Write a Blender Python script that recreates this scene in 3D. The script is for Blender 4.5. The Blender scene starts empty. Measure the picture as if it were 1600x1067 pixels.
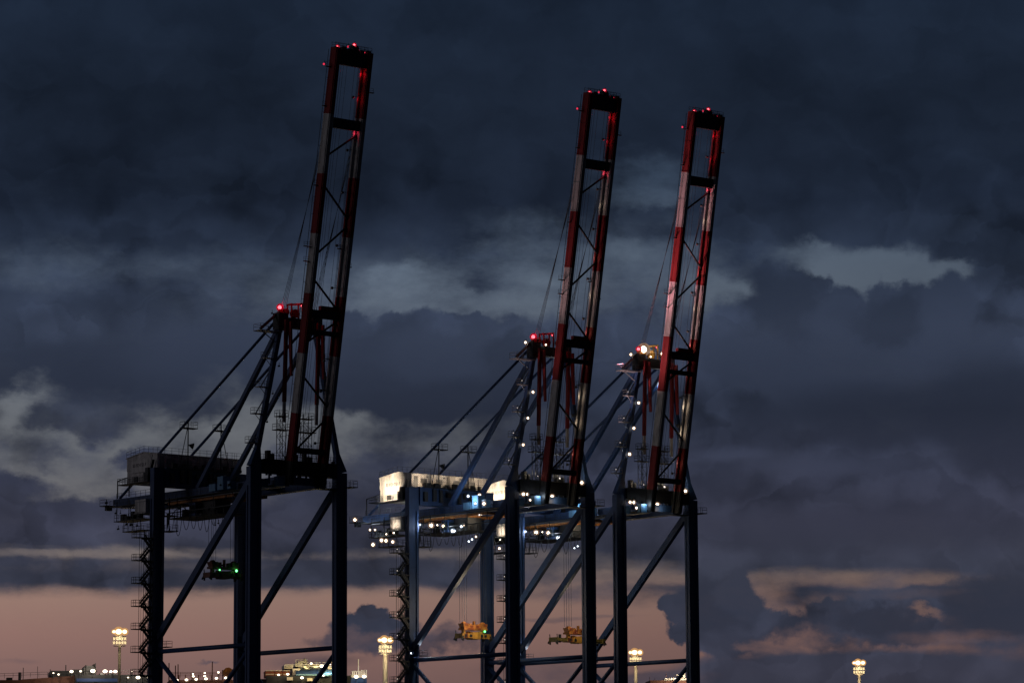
import bpy, math, random
from mathutils import Vector, Matrix
random.seed(7)
sc = bpy.context.scene
C = sc.collection
R = math.radians

# ------------------------------------------------------------------ camera
F_PX = 5135.42; PITCH = R(8.2733); ROLL = R(-0.35415); CAM_H = 3.0
cr, sr = math.cos(ROLL), math.sin(ROLL)
FW = Vector((0, math.cos(PITCH), math.sin(PITCH)))
U0 = Vector((0, -math.sin(PITCH), math.cos(PITCH))); R0 = Vector((1, 0, 0))
RV = R0*cr + U0*sr; UV_ = -R0*sr + U0*cr
cam = bpy.data.cameras.new('camera'); co = bpy.data.objects.new('camera', cam); C.objects.link(co)
cam.sensor_width = 36; cam.lens = 36*F_PX/1600; cam.clip_start = 1; cam.clip_end = 60000
m = Matrix((RV, UV_, -FW)).transposed().to_4x4(); m.translation = (0, 0, CAM_H)
co.matrix_world = m
sc.camera = co
sc.view_settings.view_transform = 'Standard'; sc.view_settings.look = 'None'
sc.view_settings.exposure = 0; sc.view_settings.gamma = 1
sc.render.resolution_x = 1024; sc.render.resolution_y = 682

def ray(px, py):
    return (FW + RV*((px-800)/F_PX) + UV_*((533.5-py)/F_PX)).normalized()
def at(px, py, dist):
    """world point on the sight line of a photo pixel at a ground distance"""
    d = ray(px, py); k = dist/math.hypot(d.x, d.y)
    return Vector((0, 0, CAM_H)) + d*k
def skyuv(px, py):
    d = ray(px, py)
    return 5*math.atan2(d.x, d.y), 5*math.asin(d.z)

def lin(c):
    return tuple(((x/255)/12.92 if x/255 <= .04045 else ((x/255+.055)/1.055)**2.4) for x in c)

# ------------------------------------------------------------------ world: dusk sky with cloud banks
w = bpy.data.worlds.new('World'); sc.world = w; w.use_nodes = True
w.cycles.sampling_method = 'MANUAL'; w.cycles.sample_map_resolution = 256
NT = w.node_tree; NT.nodes.clear()
def N(t, **k):
    n = NT.nodes.new(t)
    for a, b in k.items(): setattr(n, a, b)
    return n
def L(a, b): NT.links.new(a, b)
def mth(op, a, b=None, c=None, clamp=False):
    n = N('ShaderNodeMath', operation=op, use_clamp=clamp)
    for i, x in enumerate((a, b, c)):
        if x is None: continue
        if isinstance(x, (int, float)): n.inputs[i].default_value = x
        else: L(x, n.inputs[i])
    return n.outputs[0]
tc = N('ShaderNodeTexCoord'); sep = N('ShaderNodeSeparateXYZ'); L(tc.outputs['Generated'], sep.inputs[0])
az = mth('MULTIPLY', mth('ARCTAN2', sep.outputs[0], sep.outputs[1]), 5.0)
el = mth('MULTIPLY', mth('ARCSINE', sep.outputs[2]), 5.0)
cmb = N('ShaderNodeCombineXYZ'); L(az, cmb.inputs[0]); L(el, cmb.inputs[1])
uv = cmb.outputs[0]
def noise(scale, detail, rough, vec=uv, sx=1, sy=1, off=0.0, col=False, dist=0.0):
    mp = N('ShaderNodeMapping'); mp.inputs['Scale'].default_value = (sx, sy, 1); mp.inputs['Location'].default_value = (off, off*1.7, off)
    L(vec, mp.inputs[0])
    n = N('ShaderNodeTexNoise'); n.inputs['Scale'].default_value = scale; n.inputs['Detail'].default_value = detail
    n.inputs['Roughness'].default_value = rough; n.inputs['Distortion'].default_value = dist
    L(mp.outputs[0], n.inputs['Vector'])
    return n.outputs['Color'] if col else n.outputs['Fac']
def warp(scale, detail, rough, amp, off, sx=1, sy=1):
    c = noise(scale, detail, rough, sx=sx, sy=sy, off=off, col=True)
    s = N('ShaderNodeVectorMath', operation='SUBTRACT'); L(c, s.inputs[0]); s.inputs[1].default_value = (.5, .5, .5)
    k = N('ShaderNodeVectorMath', operation='MULTIPLY'); L(s.outputs[0], k.inputs[0]); k.inputs[1].default_value = (amp, amp, 0)
    a = N('ShaderNodeVectorMath', operation='ADD'); L(uv, a.inputs[0]); L(k.outputs[0], a.inputs[1])
    return a.outputs[0]
WISP = warp(7.5, 7, .62, .13, 3.1, 1, 1.5)      # torn, streaky edges
PUFF = warp(17, 7, .56, .08, 9.4)             # cauliflower edges
FLAT = warp(5.0, 7, .62, .055, 8.8, .55, 1.6)
SOFT = warp(3.0, 5, .55, .13, 5.7, .6, 1.6)
def ramp(fac, stops, lo, hi):
    mr = N('ShaderNodeMapRange'); mr.inputs[1].default_value = lo; mr.inputs[2].default_value = hi; L(fac, mr.inputs[0])
    r = N('ShaderNodeValToRGB'); L(mr.outputs[0], r.inputs[0]); e = r.color_ramp.elements
    while len(e) > 1: e.remove(e[0])
    first = True
    for p, c in stops:
        x = (p-lo)/(hi-lo)
        if first: q = e[0]; q.position = x; first = False
        else: q = e.new(x)
        q.color = (*lin(c), 1)
    return r.outputs[0]
VY = lambda y: skyuv(800, y)[1]
clear_st = [(0.0, (112,86,84)), (VY(1067), (122,95,92)), (VY(990), (140,108,101)), (VY(930), (147,118,108)), (VY(880), (124,112,108)), (VY(800), (106,104,106)),
            (VY(700), (104,107,112)), (VY(620), (106,111,118)), (VY(470), (99,111,127)), (VY(410), (98,112,130)), (VY(280), (66,82,104)), (VY(60), (44,58,80)), (2.2, (34,46,66))]
cloud_st = [(0.0, (54,54,67)), (VY(1050), (56,57,71)), (VY(960), (50,54,69)), (VY(890), (53,56,70)), (VY(820), (56,58,74)), (VY(740), (52,56,73)), (VY(650), (43,49,65)), (VY(600), (45,52,69)),
            (VY(520), (50,58,76)), (VY(400), (38,47,64)), (VY(320), (27,35,50)), (VY(150), (27,36,51)), (VY(0), (27,37,53)), (2.2, (22,30,44))]
clear = ramp(el, clear_st, 0, 2.2); cloud = ramp(el, cloud_st, 0, 2.2)
# density: base layer + painter's list of openings (target 0) and banks (target 1)
base = noise(3.2, 6, .6, sx=.6, sy=1.6, off=21.0)
bm = N('ShaderNodeMapRange', interpolation_type='SMOOTHSTEP'); bm.inputs[1].default_value = .30; bm.inputs[2].default_value = .52; L(base, bm.inputs[0])
D = bm.outputs[0]
def cell(D, x, y, rx, ry, target, soft=.35, vec=None, rot=0, amt=1.0):
    u, v = skyuv(x, y); k = 5/F_PX
    cc = N('ShaderNodeCombineXYZ'); cc.inputs[0].default_value = u; cc.inputs[1].default_value = v; L(D, cc.inputs[2])   # D rides along in z so that the nodes run one cell after another
    s = N('ShaderNodeVectorMath', operation='SUBTRACT'); L(vec, s.inputs[0]); L(cc.outputs[0], s.inputs[1])
    mp = N('ShaderNodeMapping', vector_type='TEXTURE'); mp.inputs['Rotation'].default_value = (0, 0, R(-rot)); mp.inputs['Scale'].default_value = (rx*k, ry*k, 1e6)
    L(s.outputs[0], mp.inputs[0])
    ln = N('ShaderNodeVectorMath', operation='LENGTH'); L(mp.outputs[0], ln.inputs[0])
    mr = N('ShaderNodeMapRange', interpolation_type='SMOOTHSTEP'); mr.inputs[1].default_value = 1+soft; mr.inputs[2].default_value = 1-soft
    mr.inputs[3].default_value = 0; mr.inputs[4].default_value = amt; L(ln.outputs['Value'], mr.inputs[0])
    mx = N('ShaderNodeMix', data_type='FLOAT'); L(mr.outputs[0], mx.inputs[0]); L(D, mx.inputs[2]); mx.inputs[3].default_value = target
    return mx.outputs[0]
CELLS = [
 # the picture's part of the sky starts fully clouded, then opens
 (800, 560, 1300, 620, 1.0, .25, SOFT), (800, 150, 1500, 420, 1.0, .2, SOFT),
 # clear dusk band above the horizon
 (250, 1065, 1100, 141, .0, .12, FLAT), (700, 1020, 560, 104, .0, .2, FLAT), (1150, 1040, 420, 80, .0, .3, FLAT),
 # grey veil and the thin bright slits over it
 (130, 867, 240, 9, .30, .9, FLAT), (350, 862, 60, 6, .8, .9, FLAT), (540, 870, 150, 8, .55, .9, FLAT), (810, 867, 110, 9, .45, .8, FLAT), (880, 897, 150, 20, .12, .7, FLAT), (900, 878, 90, 7, .75, .8, FLAT),
 (330, 896, 560, 22, 1.0, .3, FLAT), (60, 856, 60, 4, .9, .7, FLAT), (200, 885, 260, 8, .9, .9, FLAT),
 # torn openings at the left
 (30, 640, 60, 42, .30, .7, WISP), (120, 715, 180, 55, .40, .7, WISP), (290, 690, 130, 50, .45, .7, WISP), (420, 670, 110, 75, .42, .7, WISP), (190, 768, 100, 24, .40, .7, WISP),
 (22, 628, 36, 24, .10, .8, WISP), (115, 690, 60, 18, .12, .8, WISP), (95, 735, 60, 20, .15, .8, WISP), (180, 700, 40, 26, .12, .8, WISP), (250, 668, 50, 26, .25, .8, WISP), (360, 672, 50, 30, .18, .8, WISP), (400, 700, 50, 34, .15, .8, WISP), (440, 655, 40, 30, .20, .8, WISP),
 (150, 765, 34, 12, .2, .8, WISP), (555, 690, 60, 60, .38, .8, WISP), (542, 662, 30, 32, .1, .8, WISP), (570, 715, 30, 24, .2, .8, WISP), (620, 715, 50, 40, .55, .8, WISP), (690, 685, 50, 34, .62, .8, WISP), (820, 640, 60, 40, .85, .9, WISP),
 (90, 640, 50, 30, .95, .5, WISP), (160, 655, 50, 34, .95, .6, WISP), (300, 640, 60, 30, .95, .7, WISP), (55, 690, 40, 22, .8, .8, WISP), (218, 728, 42, 16, 1.0, .5, WISP), (15, 755, 60, 30, 1.0, .4, WISP), (70, 800, 150, 30, 1.0, .4, WISP), (330, 815, 380, 38, 1.0, .3, WISP), (650, 775, 140, 60, .95, .5, WISP), (600, 755, 90, 30, .95, .6, WISP), (490, 730, 60, 30, .9, .7, WISP),
 # middle opening
 (720, 455, 300, 52, .50, .8, SOFT), (620, 472, 100, 24, .20, .8, WISP), (790, 484, 90, 24, .14, .8, WISP), (690, 450, 110, 22, .35, .9, WISP), (930, 400, 180, 45, .55, .9, WISP), (745, 440, 60, 14, .8, .9, WISP), (830, 430, 60, 16, .35, .9, WISP),
 (200, 420, 240, 30, .86, .9, WISP), (1060, 430, 100, 50, .55, .8, WISP), (1130, 455, 50, 34, .12, .6, WISP), (960, 400, 60, 22, .4, .9, WISP),
 (1010, 282, 60, 30, .50, .9, WISP), (1030, 300, 34, 14, .3, .9, WISP), (1000, 350, 70, 22, .85, .9, WISP),
 (1265, 415, 55, 30, .06, .5, PUFF), (1330, 424, 70, 36, .03, .4, PUFF), (1400, 420, 60, 34, .03, .45, PUFF), (1445, 424, 50, 24, .06, .5, PUFF), (1500, 430, 32, 18, .08, .6, WISP), (1250, 402, 60, 12, .3, .9, FLAT),
 (1560, 400, 70, 24, 1.0, .6, WISP), (1180, 405, 60, 26, .9, .8, WISP),
 # cumulus heads below the middle opening
 (690, 577, 250, 80, 1.0, .12, PUFF), (560, 518, 44, 28, 1.0, .2, PUFF), (604, 512, 38, 22, 1.0, .2, PUFF), (660, 502, 34, 24, 1.0, .3, PUFF), (705, 512, 34, 22, 1.0, .2, PUFF), (745, 516, 30, 22, 1.0, .2, PUFF), (795, 530, 44, 26, 1.0, .25, PUFF), (860, 520, 50, 34, .9, .4, PUFF),
 (480, 560, 130, 70, 1.0, .3, PUFF), (920, 560, 120, 60, 1.0, .3, PUFF),
 # big bank at the right
 (1370, 605, 340, 140, 1.0, .12, PUFF), (1178, 505, 60, 50, 1.0, .3, PUFF), (1225, 446, 44, 36, 1.0, .3, PUFF), (1272, 452, 28, 26, 1.0, .25, PUFF), (1320, 476, 36, 28, 1.0, .25, PUFF), (1395, 476, 46, 28, 1.0, .25, PUFF), (1440, 485, 40, 30, 1.0, .15, PUFF),
 (1475, 450, 26, 26, 1.0, .35, PUFF), (1560, 465, 54, 54, 1.0, .2, PUFF), (1120, 560, 90, 60, 1.0, .3, PUFF), (1350, 770, 420, 108, 1.0, .12, FLAT), (1010, 740, 210, 110, 1.0, .2, FLAT),
 # slits and lumps low at the right
 (1400, 985, 260, 26, .9, .4, PUFF), (1290, 901, 150, 11, .30, .8, FLAT), (1450, 905, 110, 8, .38, .8, FLAT), (1300, 935, 40, 10, .75, .8, FLAT), (1200, 922, 34, 22, .45, .8, FLAT), (1050, 900, 60, 10, .35, .6, FLAT),
 (1120, 950, 74, 50, 1.0, .10, PUFF), (1058, 945, 30, 20, 1.0, .12, PUFF), (1080, 975, 40, 26, 1.0, .12, PUFF), (1110, 900, 38, 28, 1.0, .2, PUFF), (1150, 925, 30, 28, 1.0, .15, PUFF), (1130, 1000, 60, 36, 1.0, .2, PUFF), (1175, 975, 32, 30, 1.0, .15, PUFF), (1215, 975, 60, 18, 1.0, .3, PUFF),
 (1285, 950, 26, 22, 1.0, .2, PUFF), (1350, 960, 90, 24, 1.0, .2, PUFF), (1440, 945, 90, 26, 1.0, .35, WISP), (1570, 945, 80, 60, 1.0, .4, WISP), (1400, 922, 80, 5, .9, .8, FLAT), (1250, 990, 30, 12, .8, .5, PUFF), (1400, 980, 90, 16, 1.0, .4, PUFF),
 (1240, 1000, 66, 8, .30, .8, PUFF), (1165, 1008, 24, 7, .45, .7, PUFF), (1500, 994, 70, 11, .5, .8, FLAT), (1450, 968, 26, 8, .4, .7, WISP),
 (1350, 1062, 330, 46, 1.0, .2, FLAT), (1180, 1050, 110, 26, 1.0, .4, FLAT), (1010, 1058, 90, 14, .8, .4, FLAT),
 # small clouds in the clear band
 (590, 987, 70, 24, 1.0, .2, PUFF), (578, 964, 24, 14, 1.0, .2, PUFF), (540, 1000, 50, 12, .8, .5, PUFF), (680, 998, 60, 14, .75, .6, PUFF), (600, 1012, 50, 12, .9, .5, PUFF), (700, 983, 26, 7, .5, .7, PUFF),
 (318, 1026, 15, 3, .5, .7, PUFF), (880, 961, 90, 3, .3, .7, FLAT), (960, 925, 60, 6, .4, .7, FLAT), (480, 1032, 80, 8, .35, .7, FLAT), (860, 1045, 80, 20, .35, .7, FLAT), (20, 1034, 30, 4, .25, .8, FLAT), (930, 915, 60, 8, .6, .7, FLAT),
]
# billows inside the banks: value around which the cloud colour is scaled
BILLOWS = [
 (1225, 475, 62, 50, .86, .35, PUFF), (1240, 540, 80, 60, .90, .5, PUFF), (1325, 505, 60, 44, 1.12, .4, PUFF), (1400, 500, 70, 36, .84, .4, PUFF), (1480, 480, 46, 56, 1.14, .4, PUFF), (1260, 600, 60, 40, 1.1, .5, PUFF), (1330, 580, 110, 52, 1.10, .25, PUFF), (1500, 570, 90, 70, 1.14, .3, PUFF),
 (1170, 560, 70, 50, 1.1, .3, PUFF), (1420, 640, 220, 46, .80, .5, SOFT), (1560, 640, 100, 80, .78, .4, SOFT), (1280, 725, 90, 16, 1.22, .8, FLAT), (1140, 705, 60, 10, 1.35, .8, FLAT), (1340, 820, 260, 34, .92, .6, FLAT),
 (600, 560, 80, 60, .92, .3, PUFF), (700, 560, 110, 50, 1.10, .3, PUFF), (700, 620, 240, 40, .84, .4, SOFT), (820, 560, 60, 40, .86, .3, PUFF), (120, 560, 300, 46, .86, .5, SOFT), (350, 540, 160, 60, 1.1, .5, SOFT), (420, 620, 160, 40, .9, .5, SOFT),
 (1120, 950, 60, 40, .90, .25, PUFF), (1160, 930, 40, 30, 1.08, .25, PUFF), (1370, 965, 70, 22, .86, .3, PUFF), (1560, 945, 80, 50, .88, .3, PUFF),
]
for c in CELLS:
    D = cell(D, c[0], c[1], c[2], c[3], c[4], c[5], c[6])
# thin wisps inside everything
wf = noise(10, 8, .64, sx=.75, sy=1.4, off=2.0)
wk = mth('ADD', mth('MULTIPLY', mth('MULTIPLY', D, mth('SUBTRACT', 1.0, D)), 7.0), .14)
D = mth('ADD', D, mth('MULTIPLY', mth('SUBTRACT', wf, .5), wk), clamp=True)
DEN = D
# cloud body modelling: billows lighter and darker
b1 = noise(8, 6, .55, vec=PUFF, sx=.8, sy=1.2, off=40.0); b2 = noise(2.4, 3, .5, sx=.6, sy=1.5, off=60.0)
def lobes(scale, sx, sy):
    mp = N('ShaderNodeMapping'); mp.inputs['Scale'].default_value = (sx, sy, 1); L(PUFF, mp.inputs[0])
    vn = N('ShaderNodeTexVoronoi', feature='SMOOTH_F1', voronoi_dimensions='2D'); vn.inputs['Scale'].default_value = scale; vn.inputs['Smoothness'].default_value = .35
    L(mp.outputs[0], vn.inputs['Vector']); return mth('SUBTRACT', .42, vn.outputs['Distance'])
va = N('ShaderNodeMapRange'); va.inputs[1].default_value = VY(330); va.inputs[2].default_value = VY(200); va.inputs[3].default_value = 1; va.inputs[4].default_value = .35; L(el, va.inputs[0])
vl = mth('ADD', mth('MULTIPLY', lobes(6, .85, 1.15), .46), mth('MULTIPLY', lobes(15, .9, 1.15), .42))
def sheet(scale, off, lo, hi, amp):     # overlapping cloud fronts: crisp lumpy upper edges, soft bodies
    a = noise(scale, 1.5, .4, vec=PUFF, sx=.75, sy=1.25, off=off)
    r_ = N('ShaderNodeMapRange', interpolation_type='SMOOTHSTEP'); r_.inputs[1].default_value = lo; r_.inputs[2].default_value = lo+.025; L(a, r_.inputs[0])
    f_ = N('ShaderNodeMapRange', interpolation_type='SMOOTHSTEP'); f_.inputs[1].default_value = lo; f_.inputs[2].default_value = hi; f_.inputs[3].default_value = 1; f_.inputs[4].default_value = -.3; L(a, f_.inputs[0])
    return mth('MULTIPLY', mth('MULTIPLY', r_.outputs[0], f_.outputs[0]), amp)
vl = mth('ADD', vl, mth('ADD', sheet(4.2, 13.0, .50, .66, .20), mth('ADD', sheet(7.5, 31.0, .52, .68, .17), sheet(5.5, 47.0, .47, .66, -.15))))
bl = mth('ADD', mth('ADD', mth('MULTIPLY', vl, va.outputs[0]), mth('MULTIPLY', mth('SUBTRACT', b1, .5), .7)), mth('MULTIPLY', mth('SUBTRACT', b2, .5), 1.0))
D = mth('ADD', bl, 1.0)
for c in BILLOWS:
    D = cell(D, c[0], c[1], c[2], c[3], c[4], c[5], c[6], amt=.9)
bl = D; D = DEN
cm = N('ShaderNodeVectorMath', operation='SCALE'); L(cloud, cm.inputs[0]); L(bl, cm.inputs['Scale'])
# a trace of the physical twilight sky behind the clear part
nish = N('ShaderNodeTexSky', sky_type='NISHITA', sun_disc=False); nish.sun_elevation = R(1.0); nish.sun_rotation = R(-100); nish.air_density = 1.5; nish.dust_density = 3
ns = N('ShaderNodeVectorMath', operation='SCALE'); L(nish.outputs[0], ns.inputs[0]); ns.inputs['Scale'].default_value = .004
cl = N('ShaderNodeVectorMath', operation='ADD'); L(clear, cl.inputs[0]); L(ns.outputs[0], cl.inputs[1])
ag = N('ShaderNodeMapRange'); ag.inputs[1].default_value = -.8; ag.inputs[2].default_value = .8; ag.inputs[3].default_value = 1.06; ag.inputs[4].default_value = .62; L(az, ag.inputs[0])
cg = N('ShaderNodeVectorMath', operation='SCALE'); L(cl.outputs[0], cg.inputs[0]); L(ag.outputs[0], cg.inputs['Scale'])
mix = N('ShaderNodeMix', data_type='RGBA'); L(D, mix.inputs[0]); L(cg.outputs[0], mix.inputs[6]); L(cm.outputs[0], mix.inputs[7])
dk = N('ShaderNodeMapRange', interpolation_type='SMOOTHSTEP'); dk.inputs[1].default_value = -.35; dk.inputs[2].default_value = .9; dk.inputs[3].default_value = .27; dk.inputs[4].default_value = 1
L(sep.outputs[1], dk.inputs[0])                                    # the sky opposite the afterglow is darker
fin = N('ShaderNodeVectorMath', operation='SCALE'); L(mix.outputs[2], fin.inputs[0]); L(dk.outputs[0], fin.inputs['Scale'])
bg = N('ShaderNodeBackground'); L(fin.outputs[0], bg.inputs[0]); bg.inputs[1].default_value = 1.0
out = N('ShaderNodeOutputWorld'); L(bg.outputs[0], out.inputs[0])

# ------------------------------------------------------------------ last light of the day, low from the left
sun = bpy.data.lights.new('sun', 'SUN'); sun.energy = .15; sun.angle = R(25); sun.color = (.95, .86, .90)
so = bpy.data.objects.new('sun', sun); C.objects.link(so)
sd = Vector((-.93, -.22, .20)).normalized()
so.rotation_euler = sd.to_track_quat('Z', 'Y').to_euler()

# ------------------------------------------------------------------ materials
def mat(name, col, rough=.55, metal=0, spec=.4, dirt=.25, scale=1.5, emit=None, strength=0, bump=0, wave=None):
    m = bpy.data.materials.new(name); m.use_nodes = True; t = m.node_tree; b = t.nodes['Principled BSDF']
    b.inputs['Roughness'].default_value = rough; b.inputs['Metallic'].default_value = metal; b.inputs['Specular IOR Level'].default_value = spec
    if emit:
        b.inputs['Base Color'].default_value = (*col, 1)
        b.inputs['Emission Color'].default_value = (*emit, 1); b.inputs['Emission Strength'].default_value = strength
        return m
    tx = t.nodes.new('ShaderNodeTexCoord')
    n = t.nodes.new('ShaderNodeTexNoise'); n.inputs['Scale'].default_value = scale; n.inputs['Detail'].default_value = 6; n.inputs['Roughness'].default_value = .65
    mp = t.nodes.new('ShaderNodeMapping'); mp.inputs['Scale'].default_value = (1, 1, .3)
    t.links.new(tx.outputs['Object'], mp.inputs[0]); t.links.new(mp.outputs[0], n.inputs[0])
    r = t.nodes.new('ShaderNodeMapRange'); r.inputs[1].default_value = .35; r.inputs[2].default_value = .7; r.inputs[3].default_value = 1-dirt; r.inputs[4].default_value = 1+dirt*.4
    t.links.new(n.outputs[0], r.inputs[0])
    s = t.nodes.new('ShaderNodeVectorMath'); s.operation = 'SCALE'; s.inputs[0].default_value = col
    t.links.new(r.outputs[0], s.inputs['Scale']); t.links.new(s.outputs[0], b.inputs['Base Color'])
    if wave:
        wv = t.nodes.new('ShaderNodeTexWave'); wv.wave_type = 'BANDS'; wv.bands_direction = 'DIAGONAL'; wv.inputs['Scale'].default_value = wave
        t.links.new(tx.outputs['Object'], wv.inputs[0])
        bp = t.nodes.new('ShaderNodeBump'); bp.inputs['Strength'].default_value = .6; bp.inputs['Distance'].default_value = .12
        t.links.new(wv.outputs[0], bp.inputs['Height']); t.links.new(bp.outputs[0], b.inputs['Normal'])
    elif bump:
        bp = t.nodes.new('ShaderNodeBump'); bp.inputs['Strength'].default_value = bump; bp.inputs['Distance'].default_value = .1
        t.links.new(n.outputs[0], bp.inputs['Height']); t.links.new(bp.outputs[0], b.inputs['Normal'])
    return m
M = dict(
 blue=mat('blue_paint', (.020, .056, .160), .55), red=mat('red_paint', (.21, .020, .024), .7, spec=.2), white=mat('white_paint', (.45, .45, .46), .7, spec=.2, dirt=.4),
 house=mat('cream_cladding', (.60, .59, .60), .6, dirt=.5, scale=.9, wave=1.3), dark=mat('dark_steel', (.02, .024, .03), .6), grey=mat('galvanised_steel', (.22, .23, .25), .4, metal=.6),
 black=mat('black_steel', (.010, .012, .016), .6), rope=mat('wire_rope', (.10, .11, .13), .5, metal=.5), yellow=mat('yellow_paint', (.46, .24, .04), .6, dirt=.6), orange=mat('orange_paint', (.44, .17, .04), .6, dirt=.6), olive=mat('olive_paint', (.17, .13, .03), .6), brown=mat('worn_red_paint', (.20, .05, .02), .6),
 concrete=mat('quay_concrete', (.22, .21, .20), .9, scale=.2, bump=.3), glass=mat('cab_glass', (.02, .03, .04), .1), sign=mat('sign_board', (.56, .55, .55), .5), letter=mat('sign_lettering', (.09, .09, .11), .5),
 pole=mat('mast_paint', (.34, .33, .32), .6), panel=mat('lamp_housing', (.55, .53, .48), .5), hull=mat('navy_hull', (.02, .05, .16), .5, scale=.1), deck=mat('deck_paint', (.16, .07, .05), .7, scale=.3),
 cream=mat('superstructure_white', (.6, .58, .52), .5, scale=.3), boxblue=mat('container_blue', (.03, .08, .22), .6, wave=2), boxlight=mat('container_light_blue', (.16, .34, .50), .6, wave=2), boxrust=mat('container_rust', (.26, .07, .04), .6, wave=2), boxgrey=mat('container_grey', (.2, .21, .22), .6, wave=2),
 cabinet=mat('cabinet_blue', (.10, .24, .42), .5),
 off=mat('unlit_lens', (.12, .12, .13), .2),
 L_warm=mat('lamp_warm_white', (0, 0, 0), emit=(1, .80, .58), strength=9), L_cool=mat('lamp_cool_white', (0, 0, 0), emit=(.86, .93, 1), strength=7), L_dim=mat('lamp_dim', (0, 0, 0), emit=(1, .85, .75), strength=1.6),
 L_red=mat('lamp_red', (0, 0, 0), emit=(1, .10, .13), strength=5), L_reddim=mat('lamp_red_dim', (0, 0, 0), emit=(1, .04, .10), strength=.9), L_green=mat('lamp_green', (0, 0, 0), emit=(.12, 1, .22), strength=5),
 G_red=mat('red_halo_disc', (.1, 0, 0), emit=(1, .01, .06), strength=.30), G_warm=mat('warm_halo_disc', (.1, .1, .1), emit=(1, .62, .40), strength=.22), G_cool=mat('cool_halo_disc', (.1, .1, .1), emit=(.45, .65, 1), strength=.22), G_sodium=mat('sodium_halo_disc', (.1, .1, .1), emit=(1, .52, .20), strength=.55),  # dim glow for discs added behind the bulbs as halos, no real reflectors
 L_sodium=mat('lamp_sodium', (0, 0, 0), emit=(1, .74, .40), strength=3.2), L_mast=mat('lamp_mast_panel', (0, 0, 0), emit=(1, .74, .38), strength=1.15), L_ship=mat('lamp_deck', (0, 0, 0), emit=(1, .84, .62), strength=5))

# ------------------------------------------------------------------ mesh helpers
class MB:
    def __init__(s): s.v = []; s.f = []; s.mi = []; s.cur = 0
    def poly8(s, a):
        k = len(s.v); s.v += [tuple(x) for x in a]
        for q in ((0, 3, 2, 1), (4, 5, 6, 7), (0, 1, 5, 4), (1, 2, 6, 5), (2, 3, 7, 6), (3, 0, 4, 7)):
            s.f.append(tuple(k+i for i in q)); s.mi.append(s.cur)
        return s
    def box(s, x0, x1, y0, y1, z0, z1):
        return s.poly8([(x0, y0, z0), (x1, y0, z0), (x1, y1, z0), (x0, y1, z0), (x0, y0, z1), (x1, y0, z1), (x1, y1, z1), (x0, y1, z1)])
    def beam(s, p, q, a, b, side=None, a2=None, b2=None):
        """box section a (along `side`) by b; tapers to a2 x b2"""
        p = Vector(p); q = Vector(q); d = (q-p).normalized()
        sd = Vector(side) if side else (Vector((0, 1, 0)) if abs(d.y) < .9 else Vector((1, 0, 0)))
        sd = (sd - d*sd.dot(d)).normalized(); up = d.cross(sd)
        a2 = a if a2 is None else a2; b2 = b if b2 is None else b2; r = []
        for c, A, B in ((p, a, b), (q, a2, b2)):
            for i, j in ((-1, -1), (1, -1), (1, 1), (-1, 1)): r.append(c + sd*(i*A/2) + up*(j*B/2))
        return s.poly8(r)
    def tube(s, p, q, r, n=8, r2=None, caps=True):
        p = Vector(p); q = Vector(q); d = (q-p).normalized(); a = d.orthogonal().normalized(); b = d.cross(a); r2 = r if r2 is None else r2
        k = len(s.v)
        for c, rr in ((p, r), (q, r2)):
            for i in range(n):
                t = 2*math.pi*i/n; s.v.append(tuple(c + a*(rr*math.cos(t)) + b*(rr*math.sin(t))))
        for i in range(n): s.f.append((k+i, k+(i+1) % n, k+n+(i+1) % n, k+n+i)); s.mi.append(s.cur)
        if caps:
            s.f.append(tuple(k+i for i in range(n))[::-1]); s.mi.append(s.cur); s.f.append(tuple(k+n+i for i in range(n))); s.mi.append(s.cur)
        return s
    def path(s, pts, r, n=5):
        for a, b in zip(pts, pts[1:]): s.tube(a, b, r, n, caps=False)
        return s
    def ball(s, c, r, n=10, m=6, sz=1):
        k = len(s.v); c = Vector(c); s.v.append(tuple(c+Vector((0, 0, r*sz))))
        for i in range(1, m):
            t = math.pi*i/m
            for j in range(n):
                p = 2*math.pi*j/n; s.v.append((c.x+r*math.sin(t)*math.cos(p), c.y+r*math.sin(t)*math.sin(p), c.z+r*sz*math.cos(t)))
        s.v.append(tuple(c-Vector((0, 0, r*sz)))); e = len(s.v)-1
        for j in range(n):
            j2 = (j+1) % n; s.f.append((k, k+1+j, k+1+j2)); s.mi.append(s.cur); s.f.append((e, e-n+j2, e-n+j)); s.mi.append(s.cur)
            for i in range(m-2):
                a = k+1+i*n; s.f.append((a+j, a+n+j, a+n+j2, a+j2)); s.mi.append(s.cur)
        return s
    def rail(s, pts, h=1.1, r=.035, step=1.6, closed=False):
        P = [Vector(p) for p in pts]
        if closed: P.append(P[0])
        for a, b in zip(P, P[1:]):
            l = (b-a).length; n = max(1, round(l/step))
            for i in range(n+1):
                c = a.lerp(b, i/n); s.tube(c, c+Vector((0, 0, h)), r, 4, caps=False)
            for z in (h, h*.55): s.tube(a+Vector((0, 0, z)), b+Vector((0, 0, z)), r, 4, caps=False)
        return s
    def plat(s, x0, x1, y0, y1, z, t=.14, h=1.1, open_side=None):
        s.box(x0, x1, y0, y1, z-t, z)
        i = .05
        s.rail([(x0+i, y0+i, z), (x1-i, y0+i, z), (x1-i, y1-i, z), (x0+i, y1-i, z)], h, closed=True)
        return s
    def build(s, name, mats, parent=None, smooth=False):
        me = bpy.data.meshes.new(name); me.from_pydata(s.v, [], s.f); me.validate()
        for k in (mats if isinstance(mats, (list, tuple)) else [mats]): me.materials.append(M[k])
        me.polygons.foreach_set('material_index', s.mi)
        if smooth: me.polygons.foreach_set('use_smooth', [True]*len(me.polygons))
        o = bpy.data.objects.new(name, me); C.objects.link(o)
        if parent: o.parent = parent
        return o
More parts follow.
